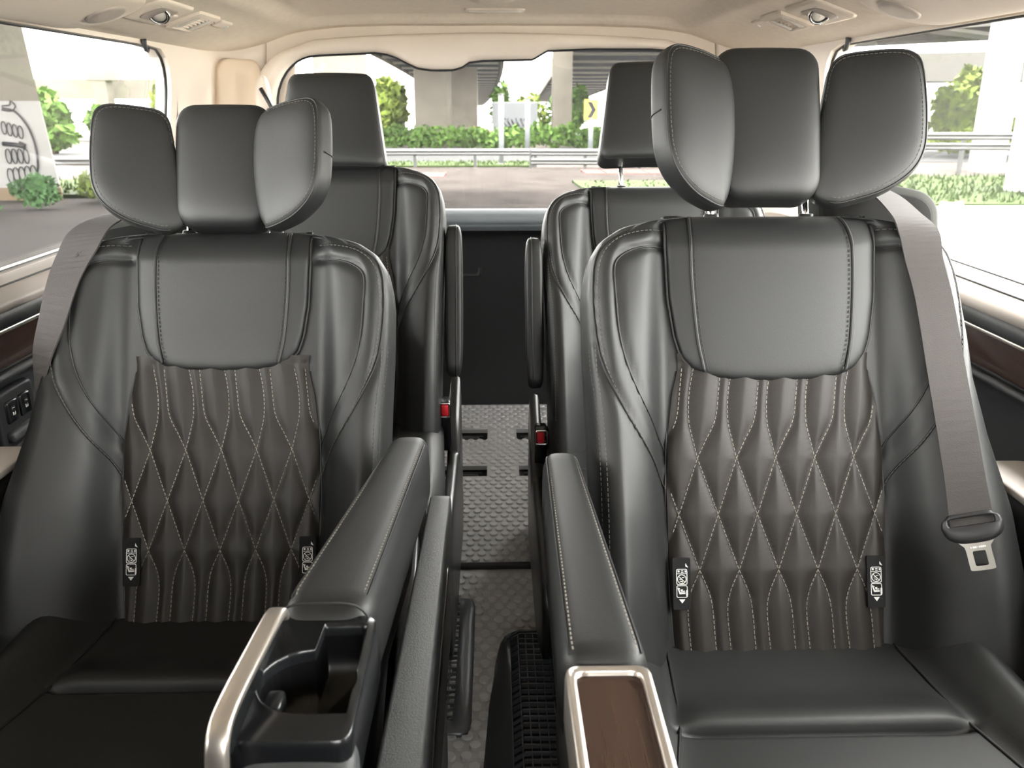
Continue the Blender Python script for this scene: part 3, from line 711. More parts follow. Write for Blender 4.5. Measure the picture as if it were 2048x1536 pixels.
mb.V = local(R_, mb.V); tag(mb.build('stitching', M['thread'], pad, False, False), kind='stuff')
part('armrest_frame', loft_box(smooth_ends(1.05, .40, lambda t: (.089 + .004 * t, .50, .022 + .013 * t, .055), .03, .03), 5), M['plastic'], R_)
LX, LY, LZ = .0935, .525, .600
o1 = polar(rrect(.0365, .083, .011, 5, LX, LY), (LX, LY), 120); o2 = polar(rrect(.0275, .073, .008, 5, LX, LY), (LX, LY), 120); V = []
for O, dz, k in ((o1, -.03, 1), (o1, .012, 1), (o1, .017, .985), (o1, .019, .955), (o2, .019, 1.02), (o2, .017, 1.0), (o2, .010, 1.0)): V += [(LX + (p[0] - LX) * k, LY + (p[1] - LY) * k, LZ + dz) for p in O]
ld = part('tray_lid', (V, grid_faces(7, 120, True)), M['silver'], R_); tag(ld, 'closed lid with a satin silver frame around dark wood')
part('wood_inlay', ([(p[0], p[1], LZ + .0135) for p in o2] + [(LX, LY, LZ + .0135)], [(i, (i + 1) % 120, 120) for i in range(120)]), M['wood'], R_, ld, False)
part('lid_body', loft_box(smooth_ends(.612, .44, lambda t: (LX, .560, .0355, .045), .01, .02), 6), M['plastic'], R_, ld)

# folded armrests and buckles of the third row
def third(R_, side, xi, ytop, z0, z1, bx, by, bz):
    O = catmull([(-.030, 0), (-.034, .04), (-.034, z1 - z0 - .06), (-.028, z1 - z0 - .012), (-.008, z1 - z0), (.015, z1 - z0 - .01), (.03, z1 - z0 - .06), (.034, .05), (.026, .006), (0, -.006)], 5, True)
    c = (0, (z1 - z0) / 2); O = polar(O, c, 90)
    sl = .40
    f = lambda a, w, v: (xi - side * w, ytop - (z1 - z0 - v) * sl + a, z0 + v)
    ar = part('armrest', pillow(O, .021, .021, f, 5, 12, c), M['leather'], R_); tag(ar, 'padded armrest folded upright along the aisle')
    part('seam', tube([f(p[0] * 1.003, .006, p[1]) for p in O], .0013, 6, True), M['piping'], R_, ar)
    bk = part('buckle', loft([[(bx + p[0], by + dy, bz + dz + p[1]) for p in rrect(w, h, .005, 4)] for w, h, dy, dz in ((.0125, .016, .05, .0), (.0150, .0175, .03, -.0), (.0165, .0190, .004, 0), (.0155, .018, 0, 0))]), M['gloss'], R_)
    part('buckle_frame', ring_plate(polar(rrect(.0155, .0180, .005, 4, 0, 0), (0, 0), 40), polar(rrect(.0125, .0148, .004, 4, 0, 0), (0, 0), 40), 0, .003, lambda a, b, z: (bx + a, by - z, bz + b)), M['chrome'], R_, bk)
    rb = part('red_button', rbox((bx + (.0025 if side < 0 else -.0025), by - .001, bz), (.0085, .004, .0135), .003), M['red'], R_, bk)
    part('buckle_stalk', loft_box([((bx, by + .005, bz - .019), .0155, .001), ((bx, by + .012, bz - .06), .015, .045), ((bx, by + .06, bz - .07), .012, .04)], 5), M['gloss'], R_, bk)
third(SEAT_3L, -1, -.094, 2.035, .470, .795, -.117, 1.835, .400)
third(SEAT_3R, 1, .093, 1.985, .455, .772, .107, 1.80, .345)

# seat belts
bl = empty('seat_belt', (.6, 1.1, .52), 'grey webbing seat belt with latch tongue over the right second-row seat', 'seat belt')
PB = [((.536, 1.40, .948), (.592, 1.43, .945)), ((.560, 1.30, .945), (.618, 1.33, .938)), ((.574, 1.235, .918), (.635, 1.262, .912)), ((.578, 1.208, .895), (.635, 1.205, .895)), ((.582, 1.184, .858), (.630, 1.172, .86)), ((.590, 1.154, .807), (.637, 1.142, .81)),
      ((.595, 1.099, .714), (.643, 1.088, .717)), ((.600, 1.062, .646), (.646, 1.047, .653)), ((.604, 1.030, .586), (.649, 1.012, .595)), ((.607, 1.003, .529), (.654, .986, .547))]
def dense(PB, n=5):
    A = catmull([p[0] for p in PB], n); Bb = catmull([p[1] for p in PB], n); return list(zip(A, Bb))
def lcl(root, vf): V, F = vf; return local(root, V), F
obj('webbing', *lcl(bl, ribbon(dense(PB), .0025)), M['webbing'], bl, smooth=False)
# tongue, in a frame across the end of the strap
a, b = np.array(PB[-1][0]), np.array(PB[-1][1]); ex = (b - a) / np.linalg.norm(b - a); dn = np.array(((a + b) / 2 - (np.array(PB[-2][0]) + PB[-2][1]) / 2)); dn -= ex * dn.dot(ex); dn /= np.linalg.norm(dn); nz = np.cross(dn, ex); nz *= np.sign(-nz[1]); o = (a + b) / 2 + nz * .003
tf = lambda x, y, z: tuple(o + ex * x + dn * y + nz * z)
hd = catmull([(-.0285, -.014), (-.022, -.018), (.022, -.018), (.0285, -.014), (.035, -.010), (.037, .0), (.034, .010), (.027, .0165), (.014, .021), (-.014, .021), (-.027, .0165), (-.034, .010), (-.037, 0), (-.035, -.010)], 4, True)
slot = rrect(.0275, .0052, .002, 3, 0, -.0075)
c0 = (0, -.0065); V = []
P1, P2 = np.array(polar(hd, c0, 120)), np.array(polar(slot, c0, 120))
for t, z in ((0, -.004), (0, .001), (.06, .004), (.2, .006), (.85, .006), (1, .004), (1, -.004)): V += [tf(*(p + (q - p) * t), z) for p, q in zip(P1, P2)]
V += [tf(*p, -.004) for p in P1]
tg = obj('tongue_head', *lcl(bl, (V, grid_faces(8, 120, True))), M['plastic'], bl)
tp = catmull([(-.024, .014), (-.0215, .020), (-.0165, .024), (-.0150, .032), (-.0150, .052), (-.012, .0565), (.012, .0565), (.0150, .052), (.0150, .032), (.0165, .024), (.0215, .020), (.024, .014), (0, .013)], 4, True)
sl = rrect(.0078, .0098, .002, 3, 0, .0415); c1 = (0, .040)
P1, P2 = polar(tp, c1, 120), polar(sl, c1, 120)
pl = obj('tongue_plate', *lcl(bl, ring_plate(P1, P2, -.0012, .0012, tf)), M['steel'], bl, smooth=False)
mb = MB()
for i, (x, w, h) in enumerate(((-.0082, .0006, .0022), (-.0050, .0012, .0022), (-.0026, .0010, .0022), (-.0004, .0007, .0006), (.0018, .0006, .0022), (.0040, .0011, .0022), (.0066, .0012, .0022), (.0088, .0006, .0018))):
    mb.add([tf(x - w, .0268 - h / 2, .0015), tf(x + w, .0268 - h / 2, .0015), tf(x + w, .0268 + h / 2, .0015), tf(x - w, .0268 + h / 2, .0015)], [(0, 1, 2, 3)])
mb.V = local(bl, mb.V); mb.build('stamped_mark', M['white'], pl, False, False)

b2 = empty('seat_belt', (-.64, 1.25, .72), 'dark seat belt strap lying over the outer shoulder of the left second-row seat', 'seat belt')
PL = [((-.600, 1.50, .90), (-.552, 1.47, .915)), ((-.640, 1.39, .893), (-.583, 1.375, .896)), ((-.660, 1.345, .878), (-.594, 1.335, .884)), ((-.668, 1.315, .850), (-.602, 1.302, .858)), ((-.672, 1.280, .816), (-.622, 1.275, .816)), ((-.680, 1.252, .763), (-.636, 1.234, .755)), ((-.688, 1.235, .715), (-.652, 1.214, .712)), ((-.694, 1.232, .64), (-.680, 1.205, .645))]
obj('webbing', *lcl(b2, ribbon(dense(PL), .0025)), M['webbing'], b2, smooth=False)

# ------------------------------------------------------------------ floor mats, vents, seat rails
def mat_plate(name, label, rects, z, th, root_loc):
    r = empty(name, root_loc, label, 'floor mat'); mb = MB()
    for x0, x1, y0, y1 in rects: mb.add(*rbox(((x0 + x1) / 2, (y0 + y1) / 2, z - th / 2), ((x1 - x0) / 2, (y1 - y0) / 2, th / 2), .001))
    mb.V = local(r, mb.V); mb.build('mat_base', M['rubber'], r, False); return r
def stud_mesh():
    V, F = disc((0, 0, 0), .0108, .0046, 14, .0094); me = bpy.data.meshes.new('stud'); me.from_pydata(V, [], F); me.materials.append(M['stud']); return me
STUD = stud_mesh()
def studs(root, x0, x1, y0, y1, z, skip=(), limit=300):
    P = []; px, py = .0292, .0253; j = 0; y = y0
    while y < y1:
        x = x0 + (px / 2 if j % 2 else 0)
        while x < x1:
            if not any(a - .006 < x < b + .006 and c - .006 < y < d + .006 for a, b, c, d in skip): P.append((x, y))
            x += px
        y += py; j += 1
    vis = sorted(P, key=lambda p: p[1] + (0 if -.14 < p[0] < .17 else 9))
    for x, y in vis[:limit]: place('stud', STUD, root, (x - root.location.x, y - root.location.y, z - root.location.z))
    if len(vis) > limit:
        mb = MB(); V, F = disc((0, 0, 0), .0108, .0046, 10, .0094)
        for x, y in vis[limit:]: mb.add([(a + x - root.location.x, b + y - root.location.y, c + z - root.location.z) for a, b, c in V], F)
        tag(mb.build('mat_studs', M['stud'], root, False, False), kind='stuff')
mf = mat_plate('floor_mat', 'grey rubber stud mat on the aisle floor between the second-row seats', [(-.16, .16, .62, 1.792)], .010, .010, (0, 1.3, 0))
studs(mf, -.125, .14, 1.0, 1.78, .010)
SL = [(-.20, -.024, 2.30, 2.375), (-.20, -.024, 2.585, 2.68), (.072, .20, 2.30, 2.375), (.072, .20, 2.585, 2.68)]
mr = mat_plate('floor_mat', 'grey rubber stud mat with four rectangular slots between the third-row seats',
               [(-.20, .20, 1.80, 2.30), (-.024, .072, 2.30, 2.375), (-.20, .20, 2.375, 2.585), (-.024, .072, 2.585, 2.68), (-.20, .20, 2.68, 2.925)], .022, .014, (0, 2.3, 0))
studs(mr, -.165, .19, 1.815, 2.91, .022, SL)
obj('mat_edge', *lcl(mr, rbox((0, 1.800, .012), (.17, .006, .0115), .005)), M['piping'], mr)
for (x0, x1, y0, y1), wh in zip(SL, ('near left', 'far left', 'near right', 'far right')):
    t = empty('floor_rail', ((x0 + x1) / 2, (y0 + y1) / 2, 0), 'short dark metal floor rail seen in the %s slot of the rear mat' % wh, 'rail', 'floor rails in the rear mat')
    w = (x1 - x0) / 2; ins = .014; s_ = 1 if x0 < 0 else -1
    obj('rail_bar', *rbox((-s_ * .012, -.016, .009), (w - ins, .010, .007), .005, None, 3), M['shell'], t)
    obj('rail_lip', *rbox((-s_ * .006, .012, .004), (w - .008, .016, .003), .002), M['gloss'], t)

def vent(name, label, O, c, zf, y0, y1, x0, x1, nsl, nlong, m):
    r = empty(name, (c[0], c[1], 0), label, 'vent'); N = 100
    P = np.array(polar(O, c, N)); I = np.array(polar(rrect((x1 - x0) / 2, (y1 - y0) / 2, .006, 4, (x0 + x1) / 2, (y0 + y1) / 2), c, N)); V = []
    for t, dz in ((0, -.03), (0, -.002), (.06, 0), (.96, .0), (1, -.001), (1, -.011)):
        for p, q in zip(P, I):
            s = p + (q - p) * t; V.append((s[0], s[1], max(.002, zf(s[0], s[1]) + dz)))
    obj('vent_frame', *lcl(r, (V, grid_faces(6, N, True))), m, r)
    gx, gy = np.linspace(x0, x1, 8), np.linspace(y0, y1, 20)
    V = [(x, y, max(.003, zf(x, y) - .011)) for y in gy for x in gx]; obj('vent_floor', *lcl(r, (V, grid_faces(20, 8))), M['carpet'], r)
    for y in np.linspace(y0, y1, nsl + 2)[1:-1]:
        P3 = [(x, y, zf(x, y) - .002) for x in np.linspace(x0 - .002, x1 + .002, 7)]
        V = [q for p in P3 for q in ((p[0], p[1] - .0016, p[2]), (p[0], p[1] + .0016, p[2]), (p[0], p[1] + .0016, p[2] - .008), (p[0], p[1] - .0016, p[2] - .008))]
        obj('slat', *lcl(r, (V, grid_faces(7, 4, True) + [(0, 1, 2, 3), (24, 25, 26, 27)])), m, r, False)
    for x in np.linspace(x0, x1, nlong + 2)[1:-1]:
        P3 = [(x, y, zf(x, y) - .003) for y in np.linspace(y0, y1, 14)]
        V = [q for p in P3 for q in ((p[0] - .0012, p[1], p[2]), (p[0] + .0012, p[1], p[2]), (p[0] + .0012, p[1], p[2] - .007), (p[0] - .0012, p[1], p[2] - .007))]
        obj('rib', *lcl(r, (V, grid_faces(14, 4, True) + [(0, 1, 2, 3), (52, 53, 54, 55)])), m, r, False)
    return r
vent('floor_vent', 'flat grey slatted floor vent beside the left second-row seat', rrect(.047, .215, .012, 4, -.092, 1.44), (-.092, 1.44), lambda x, y: .020, 1.255, 1.635, -.128, -.078, 21, 3, M['vent_sheen'])
zh = lambda x, y: .018 + .055 * max(0, min(1, (x + .005) / .05)) ** .6 * (max(0, min(1, (1.51 - y) / .06)) ** .6)
vent('floor_vent', 'humped black grid vent on the floor beside the right second-row seat', [(.155, 1.50), (.055, 1.505), (.024, 1.495), (.010, 1.465), (-.002, 1.41), (-.014, 1.30), (-.024, 1.12), (-.032, .95), (.155, .95)], (.075, 1.25), zh, 1.0, 1.478, .028, .145, 27, 7, M['vent_black'])

# ------------------------------------------------------------------ ceiling fittings
def onc(x, y, d): return (x, y, ceil_z(x, y) - d)
def plate(name, O, d0, th, m, root, n=6, rings=6):
    c = np.mean(O, 0); return obj(name, *lcl(root, pillow(resample(O, 70, True), th, .004, lambda a, w, v: onc(a, v, d0 + w), n, rings, c)), m, root)
def cring(root, name, cx, cy, r, d, m, rr):
    return obj(name, *lcl(root, tube([onc(cx + r * math.cos(t), cy + r * math.sin(t), d) for t in np.linspace(0, 2 * math.pi, 33)[:-1]], rr, 8, True)), m, root)
for s, nm, ly, vx, vy, lx in ((-1, 'left', 1.846, -.660, 2.055, -.660), (1, 'right', 1.835, .655, 2.035, .655)):
    t = empty('reading_lamp', onc(lx, ly, 0), 'round chrome-ringed reading lamp on a beige plate on the %s ceiling' % nm, 'lamp')
    plate('plate', rrect(.044, .094, .012, 5, lx, ly), .0005, .006, M['beige2'], t)
    plate('recess', rrect(.026, .055, .022, 6, lx, ly), .005, .003, M['beltline'], t)
    nrm = Vector((-s * .10, -.78, -.62)).normalized(); q = Vector((0, 0, 1)).rotation_difference(nrm).to_matrix(); c = Vector(onc(lx, ly, .004))
    bb = [(tuple(c + q @ Vector((r * math.cos(a), r * math.sin(a), z)))) for r, z in ((.018, -.02), (.0215, -.004), (.0215, .004), (.0205, .0085), (.0175, .0105), (.0165, .009)) for a in np.linspace(0, 2 * math.pi, 33)[:-1]]
    obj('chrome_ring', *lcl(t, (bb, grid_faces(6, 32, True))), M['chrome'], t)
    bb = [(tuple(c + q @ Vector((r * math.cos(a), r * math.sin(a), z)))) for r, z in ((.0172, .0092), (.0150, .0088), (.0135, .006)) for a in np.linspace(0, 2 * math.pi, 33)[:-1]]
    obj('dark_ring', *lcl(t, (bb, grid_faces(3, 32, True))), M['plastic'], t)
    bb = [(tuple(c + q @ Vector((r * math.cos(a), r * math.sin(a), z)))) for r, z in ((.0142, .0065), (.010, .0095), (.004, .0110), (.0005, .0112)) for a in np.linspace(0, 2 * math.pi, 33)[:-1]]
    obj('lens', *lcl(t, (bb, grid_faces(4, 32, True))), M['lens'], t)
    plate('button', rrect(.012, .012, .005, 4, lx - s * .002, ly + .060), .006, .0045, M['beige2'], t); plate('indicator', rrect(.0015, .008, .001, 3, lx - s * .026, ly - .05), .0064, .001, M['white'], t)
    t = empty('air_vent', onc(vx, vy, 0), 'square beige air outlet with slats in the %s of the ceiling' % nm, 'vent')
    O1 = polar(rrect(.040, .074, .006, 4, vx, vy), (vx, vy), 80); O2 = polar(rrect(.030, .060, .004, 4, vx, vy), (vx, vy), 80); V = []
    for O, dd in ((O1, -.002), (O1, .006), (O2, .009), (O2, -.012)): V += [onc(p[0], p[1], dd) for p in O]
    obj('frame', *lcl(t, (V, grid_faces(4, 80, True))), M['beige2'], t, False)
    obj('duct', *lcl(t, ([onc(p[0], p[1], -.004) for p in O2], [tuple(range(80))])), M['vent_dark'], t, False)
    for k in (-1, 1):
        P = onc(vx, vy + k * .040, .006); obj('vane', *lcl(t, rbox(P, (.027, .010, .003), .0025, Matrix.Rotation(s * .38, 3, 'Y'))), M['lens'], t)
    for k in range(6):
        x = vx - .022 + k * .0088; P = onc(x, vy, .002)
        obj('slat', *lcl(t, rbox(P, (.0011, .028, .005), .0008)), M['beige2'], t)
    sx, sy = vx - s * .018, vy + (.150 if s < 0 else .125)
    t = empty('slot_cover', onc(sx, sy, 0), 'narrow beige sensor slot behind the %s ceiling air outlet' % nm, 'cover')
    plate('plate', rrect(.014, .045, .005, 4, sx, sy), .0005, .0045, M['beige2'], t); plate('button', rrect(.005, .006, .003, 4, sx, sy + .028), .0045, .0035, M['white'], t)
    cx, cy = (s * .700, 1.41 if s < 0 else 1.30)
    t = empty('overhead_panel', onc(cx, cy, 0), 'rounded beige overhead panel above the %s side window' % nm, 'panel')
    plate('panel', rrect(.080, .33, .07, 8, cx, cy), .002, .016, M['beige2'], t, 5, 10); plate('speaker_disc', [(cx + s * -.02 + .034 * math.cos(a), cy + .23 + .040 * math.sin(a)) for a in np.linspace(0, 2 * math.pi, 40)[:-1]], .018, .005, M['beltline'], t, 5)
    # sunshade hook at the rear top corner of the side window
    hy = 2.125 if s < 0 else 2.045; xw = .872 - .16 * .425 - .006
    t = empty('shade_hook', (s * xw, hy, 1.205), 'small dark sunshade hook at the top rear corner of the %s window' % nm, 'hook')
    obj('hook_base', *rbox((-s * .004, 0, .012), (.008, .036, .007), .005), M['grain'], t)
    obj('hook', *tube([(0, -.012, .008), (0, -.010, -.010), (0, -.004, -.020), (0, .006, -.022), (0, .013, -.016)], [.007, .006, .005, .004, .003], 8), M['grain'], t)
t = empty('dome_lamp', onc(.008, 2.47, 0), 'slim lens lamp in the middle of the rear ceiling', 'lamp')
plate('bezel', rrect(.082, .030, .014, 5, .008, 2.50), .0, .005, M['beige2'], t); plate('lens', rrect(.074, .023, .011, 5, .008, 2.50), .004, .005, M['lens'], t)
# belt anchor on the left rear pillar
t = empty('belt_anchor', (-.66, 2.60, 1.09), 'beige belt anchor with a black strap end on the left rear pillar', 'belt anchor')
obj('cover', *pillow(resample(catmull([(-.022, -.03), (-.018, .03), (0, .055), (.016, .035), (.020, -.03), (0, -.045)], 4, True), 40, True), .02, .03, lambda a, w, v: (a, -w, v), 3, 8), M['beige2'], t)
obj('strap', *tube([(.0, -.022, .018), (.018, -.03, -.012), (.036, -.028, -.05), (.045, -.02, -.10)], .006, 8), M['plastic'], t)

# ------------------------------------------------------------------ door fittings
for s, nm in ((-1, 'left'), (1, 'right')):
    t = empty('door_armrest', (s * .81, 1.0, .48), 'door armrest with a pale beige cap on the %s side wall' % nm, 'armrest')
    st = smooth_ends(1.275 if s < 0 else 1.185, .30, lambda q: (-s * .043, -.06, .046, .125), .03, .02)
    V, F = loft_box(st, 5); obj('armrest_body', [(x, y - 1.0, z) for x, y, z in V], F, M['leather'], t)
    st = smooth_ends(1.265 if s < 0 else 1.175, .32, lambda q: (-s * .041, .068, .042, .009), .04, .02)
    V, F = loft_box(st, 4); obj('armrest_cap', [(x, y - 1.0, z) for x, y, z in V], F, M['cap'], t)
t = empty('window_switch', (-.85, 1.425, .548), 'black window switch panel with two printed symbols on the left door', 'switch')
yz = lambda y, z, w: (.0 + w, y, z)
obj('bezel', *pillow(resample(rrect(.062, .052, .012, 5), 60, True), .010, .01, lambda a, w, v: (w + .002, a, v), 6, 6), M['plastic'], t)
for k, y in enumerate((-.021, .021)):
    b = obj('button', *rbox((.011, y, .014), (.005, .018, .020), .004), M['gloss'], t)
    mb = MB(); f = lambda a, v, z: (.0163, y + a, .016 + v)
    mb.add(*ring_plate(polar(rrect(.0050, .0040, .0018, 3, 0, .004), (0, .004), 30), polar(rrect(.0036, .0026, .0012, 3, 0, .004), (0, .004), 30), 0, .0003, f))
    for a, v, w, h in ((0, .004, .005, .0008), (-.003, -.006, .0012, .003), (.001, -.0075, .0008, .0022), (.0035, -.006, .0008, .003)): mb.add([f(a - w, v - h, 0), f(a + w, v - h, 0), f(a + w, v + h, 0), f(a - w, v + h, 0)], [(0, 1, 2, 3)])
    mb.build('symbol', M['white'], b, False, False)
obj('switch_lever', *rbox((.014, 0, -.028), (.009, .046, .010), .006), M['grain'], t)
# the two front seats stand beside the camera
def tree_copy(o, parent=None):
    c = o.copy(); COL.objects.link(c)
    if parent: c.parent = parent
    for ch in list(o.children): tree_copy(ch, c)
    return c

for k, s in enumerate((-1, 1)):
    f = tree_copy(SEAT_3L); f.name = 'front_seat'; f.location = (s * .43, -.14, 0)
    f['label'] = 'black leather front seat beside the camera on the %s' % ('left', 'right')[k]; f['group'] = 'front seats'
# ------------------------------------------------------------------ outside the windows
def gz(y): return -.5 - .0236 * y
def patch(name, label, x0, x1, y0, y1, m, lift=0., kind='structure', n=2):
    """ground strip on the slope; x limits may differ at both ends"""
    xa = x0 if hasattr(x0, '__len__') else (x0, x0); xb = x1 if hasattr(x1, '__len__') else (x1, x1)
    V = [(xa[0], y0, gz(y0) + lift), (xb[0], y0, gz(y0) + lift), (xb[1], y1, gz(y1) + lift), (xa[1], y1, gz(y1) + lift)]
    V += [(a, b, c - .04 - lift * .5) for a, b, c in V]
    F = [(0, 1, 2, 3), (7, 6, 5, 4), (0, 4, 5, 1), (1, 5, 6, 2), (2, 6, 7, 3), (3, 7, 4, 0)]
    return tag(obj(name, V, F, m, None, False), label, None, None, kind)
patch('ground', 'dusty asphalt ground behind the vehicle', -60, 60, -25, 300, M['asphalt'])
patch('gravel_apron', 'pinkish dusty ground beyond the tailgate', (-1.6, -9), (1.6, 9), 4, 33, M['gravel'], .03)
patch('road_surface', 'grey road beyond the guardrail', -70, 70, 37.5, 58, M['road'], .02)
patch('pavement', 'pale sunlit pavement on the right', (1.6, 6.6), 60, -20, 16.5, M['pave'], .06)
def turf(name, label, x0, x1, y0, y1, m, n=1500, h=.12):
    o = patch(name, label, x0, x1, y0, y1, m, .09, 'stuff')
    V, F = [], []
    b = bmesh.new(); b.from_mesh(o.data)
    for i in range(n):
        t = rng.random(); xa = np.interp(t, [0, 1], x0 if hasattr(x0, '__len__') else (x0, x0)); xb = np.interp(t, [0, 1], x1 if hasattr(x1, '__len__') else (x1, x1))
        x, y = xa + (xb - xa) * rng.random(), y0 + (y1 - y0) * t; z = gz(y) + .02; a = rng.random() * 3; w = .05; hh = h * (.5 + rng.random())
        v = [b.verts.new(p) for p in ((x - w * math.cos(a), y - w * math.sin(a), z), (x + w * math.cos(a), y + w * math.sin(a), z), (x + .06 * rng.normal(), y + .06 * rng.normal(), z + hh))]; b.faces.new(v)
    b.to_mesh(o.data); b.free(); o['category'] = 'grass'; return o
turf('grass_strip', 'bright green grass strip under the middle guardrail', -7.0, 1.55, 33.2, 37.0, M['grass'])
turf('grass_verge', 'green grass verge beyond the rocks on the right', (7.4, 10), (14, 19), 16.6, 26, M['grass'], 2500, .15)
turf('grass_patch', 'sparse green grass behind the right rear headrest', 2.2, 7.0, 15.5, 24, M['grass'], 900, .1)
turf('grass_fringe', 'green grass along the far kerb on the left', -30, -8.2, 19.5, 25, M['grass'], 2500, .2)

LEAFQ = [(-.5, 0, 0), (0, -.28, .05), (.5, 0, 0), (0, .28, .05)]
def leaves(mb, blobs, n, size):
    vol = np.array([b[3] * b[4] * b[5] for b in blobs]) ** .7; vol /= vol.sum()
    for (cx, cy, cz, rx, ry, rz), k in zip(blobs, vol):
        for i in range(int(n * k)):
            d = rng.normal(size=3); d /= np.linalg.norm(d); r = .55 + .5 * rng.random()
            p = np.array((cx + d[0] * rx * r, cy + d[1] * ry * r, cz + d[2] * rz * r)); u = rng.normal(size=3); u /= np.linalg.norm(u); v = np.cross(u, rng.normal(size=3)); v /= np.linalg.norm(v) + 1e-9
            s = size * (.6 + .8 * rng.random()); mb.add([p - u * s, p - v * s * .55, p + u * s, p + v * s * .55], [(0, 1, 2, 3)])
def plant(name, cat, label, x, y, h, w, m, n=1400, size=.3, trunk=True, group=None, blobs=None, dz=0.):
    z0 = gz(y) + dz; r = empty(name, (x, y, z0), label, cat, group); mb = MB()
    B = blobs or [(w * .5 * (rng.random() - .5), w * .4 * (rng.random() - .5), h * (.35 + .5 * k / 5), w * (.42 - .04 * k), w * (.42 - .04 * k), h * .24) for k in range(6)]
    leaves(mb, B, n, size); o = mb.build('foliage', m, r, False, False); o['kind'] = 'stuff'
    if trunk: obj('trunk', *tube([(0, 0, -.1), (.05 * w, 0, h * .3), (0, .02 * w, h * .65)], [.06 * w, .045 * w, .02 * w], 8), M['bark'], r)
    return r
plant('tree', 'tree', 'light green tree just left of the middle bridge pier', -10.6, 98, 6.2, 4.8, M['leaf2'], 2600, .45)
plant('tree', 'tree', 'small dark green tree right of the double pier', 1.4, 112, 6.2, 3.4, M['leaf'], 1000, .4)
plant('tree', 'tree', 'light green tree behind the container', 4.9, 118, 5.2, 4.6, M['leaf2'], 1000, .4)
plant('tree', 'tree', 'green tree behind the yellow chevron sign', 8.7, 100, 5.2, 5.0, M['leaf'], 1300, .4)
plant('tree', 'tree', 'bright leafy tree beside the painted pier in the left window', -24.6, 50, 3.2, 3.3, M['leaf'], 2200, .3)
plant('tree', 'tree', 'tall yellow-green tree at the rear edge of the left window', -22.4, 61, 4.6, 1.6, M['leaf2'], 1300, .3)
plant('tree', 'tree', 'distant green tree under the viaduct in the left window', -33.0, 76, 2.9, 3.2, M['leaf'], 1200, .35)
plant('tree', 'tree', 'round bright green tree under the right overpass', 26.4, 50, 4.3, 3.8, M['leaf2'], 2600, .28)
plant('bush', 'bush', 'low sunlit bushes under the right overpass tree', 24.8, 44, 1.9, 4.2, M['leaf2'], 1500, .22, False)
plant('shrub', 'shrub', 'green shrub growing at the foot of the painted pier', -8.95, 17.1, .62, .85, M['leaf3'], 900, .07, False)
plant('shrub', 'shrub', 'low green weeds spreading in front of the painted pier', -9.6, 15.6, .40, 1.7, M['leaf3'], 900, .07, False)
plant('shrub', 'shrub', 'yellow-green weeds to the right of the painted pier', -7.9, 18.6, .6, 1.9, M['leaf2'], 1100, .07, False)
hb = [(x, rng.normal() * .15, .75 + .12 * rng.normal(), .8, .8, .75) for x in np.arange(-12, 16, .9)]
plant('hedge', 'hedge', 'long clipped green hedge across the far side of the road', 0, 61, 1.5, 28, M['leaf'], 7000, .20, False, None, hb)

def ppart(name, c, h, m, root, r=0., rz=0.):
    return obj(name, *lcl(root, rbox(c, h, r, Matrix.Rotation(rz, 3, 'Z'))), m, root, False)
def pier(label, x, y, hw, hd, top, rz=0., cap=None, group=None, m='concrete'):
    r = empty('bridge_pier', (x, y, gz(y)), label, 'pier', group); z0 = gz(y) - .1
    ppart('shaft', (x, y, (z0 + top) / 2), (hw, hd, (top - z0) / 2), M[m], r, .05, rz)
    if cap: ppart('cap', (x, y, top - cap[1]), (cap[0], hd * 1.1, cap[1]), M['concrete'], r, .05, rz)
    return r
pier('wide concrete bridge pier in the middle of the rear window', -4.75, 71.8, 1.30, 1.2, 4.75, -.12)
pier('shaded concrete bridge pier behind the middle pier', -2.85, 90, 1.35, 1.4, 4.3)
pier('slim concrete pier under the right-hand bridge deck', 5.8, 75, .80, .9, 6.5)
pier('concrete pier behind the left rear headrest', -7.5, 45, 1.18, 1.0, 5.6)
pier('distant pier with a hammer cap under the left viaduct', -36.4, 85, .62, .8, 3.9, 0, (1.15, .45))
pier('slim sunlit pier in the right window', 17.1, 30, .38, .5, 4.3, m='pillar_white')
pier('pale square pillar close by at the right edge', 13.25, 19.4, 1.25, .8, 8.0, m='pillar_white')

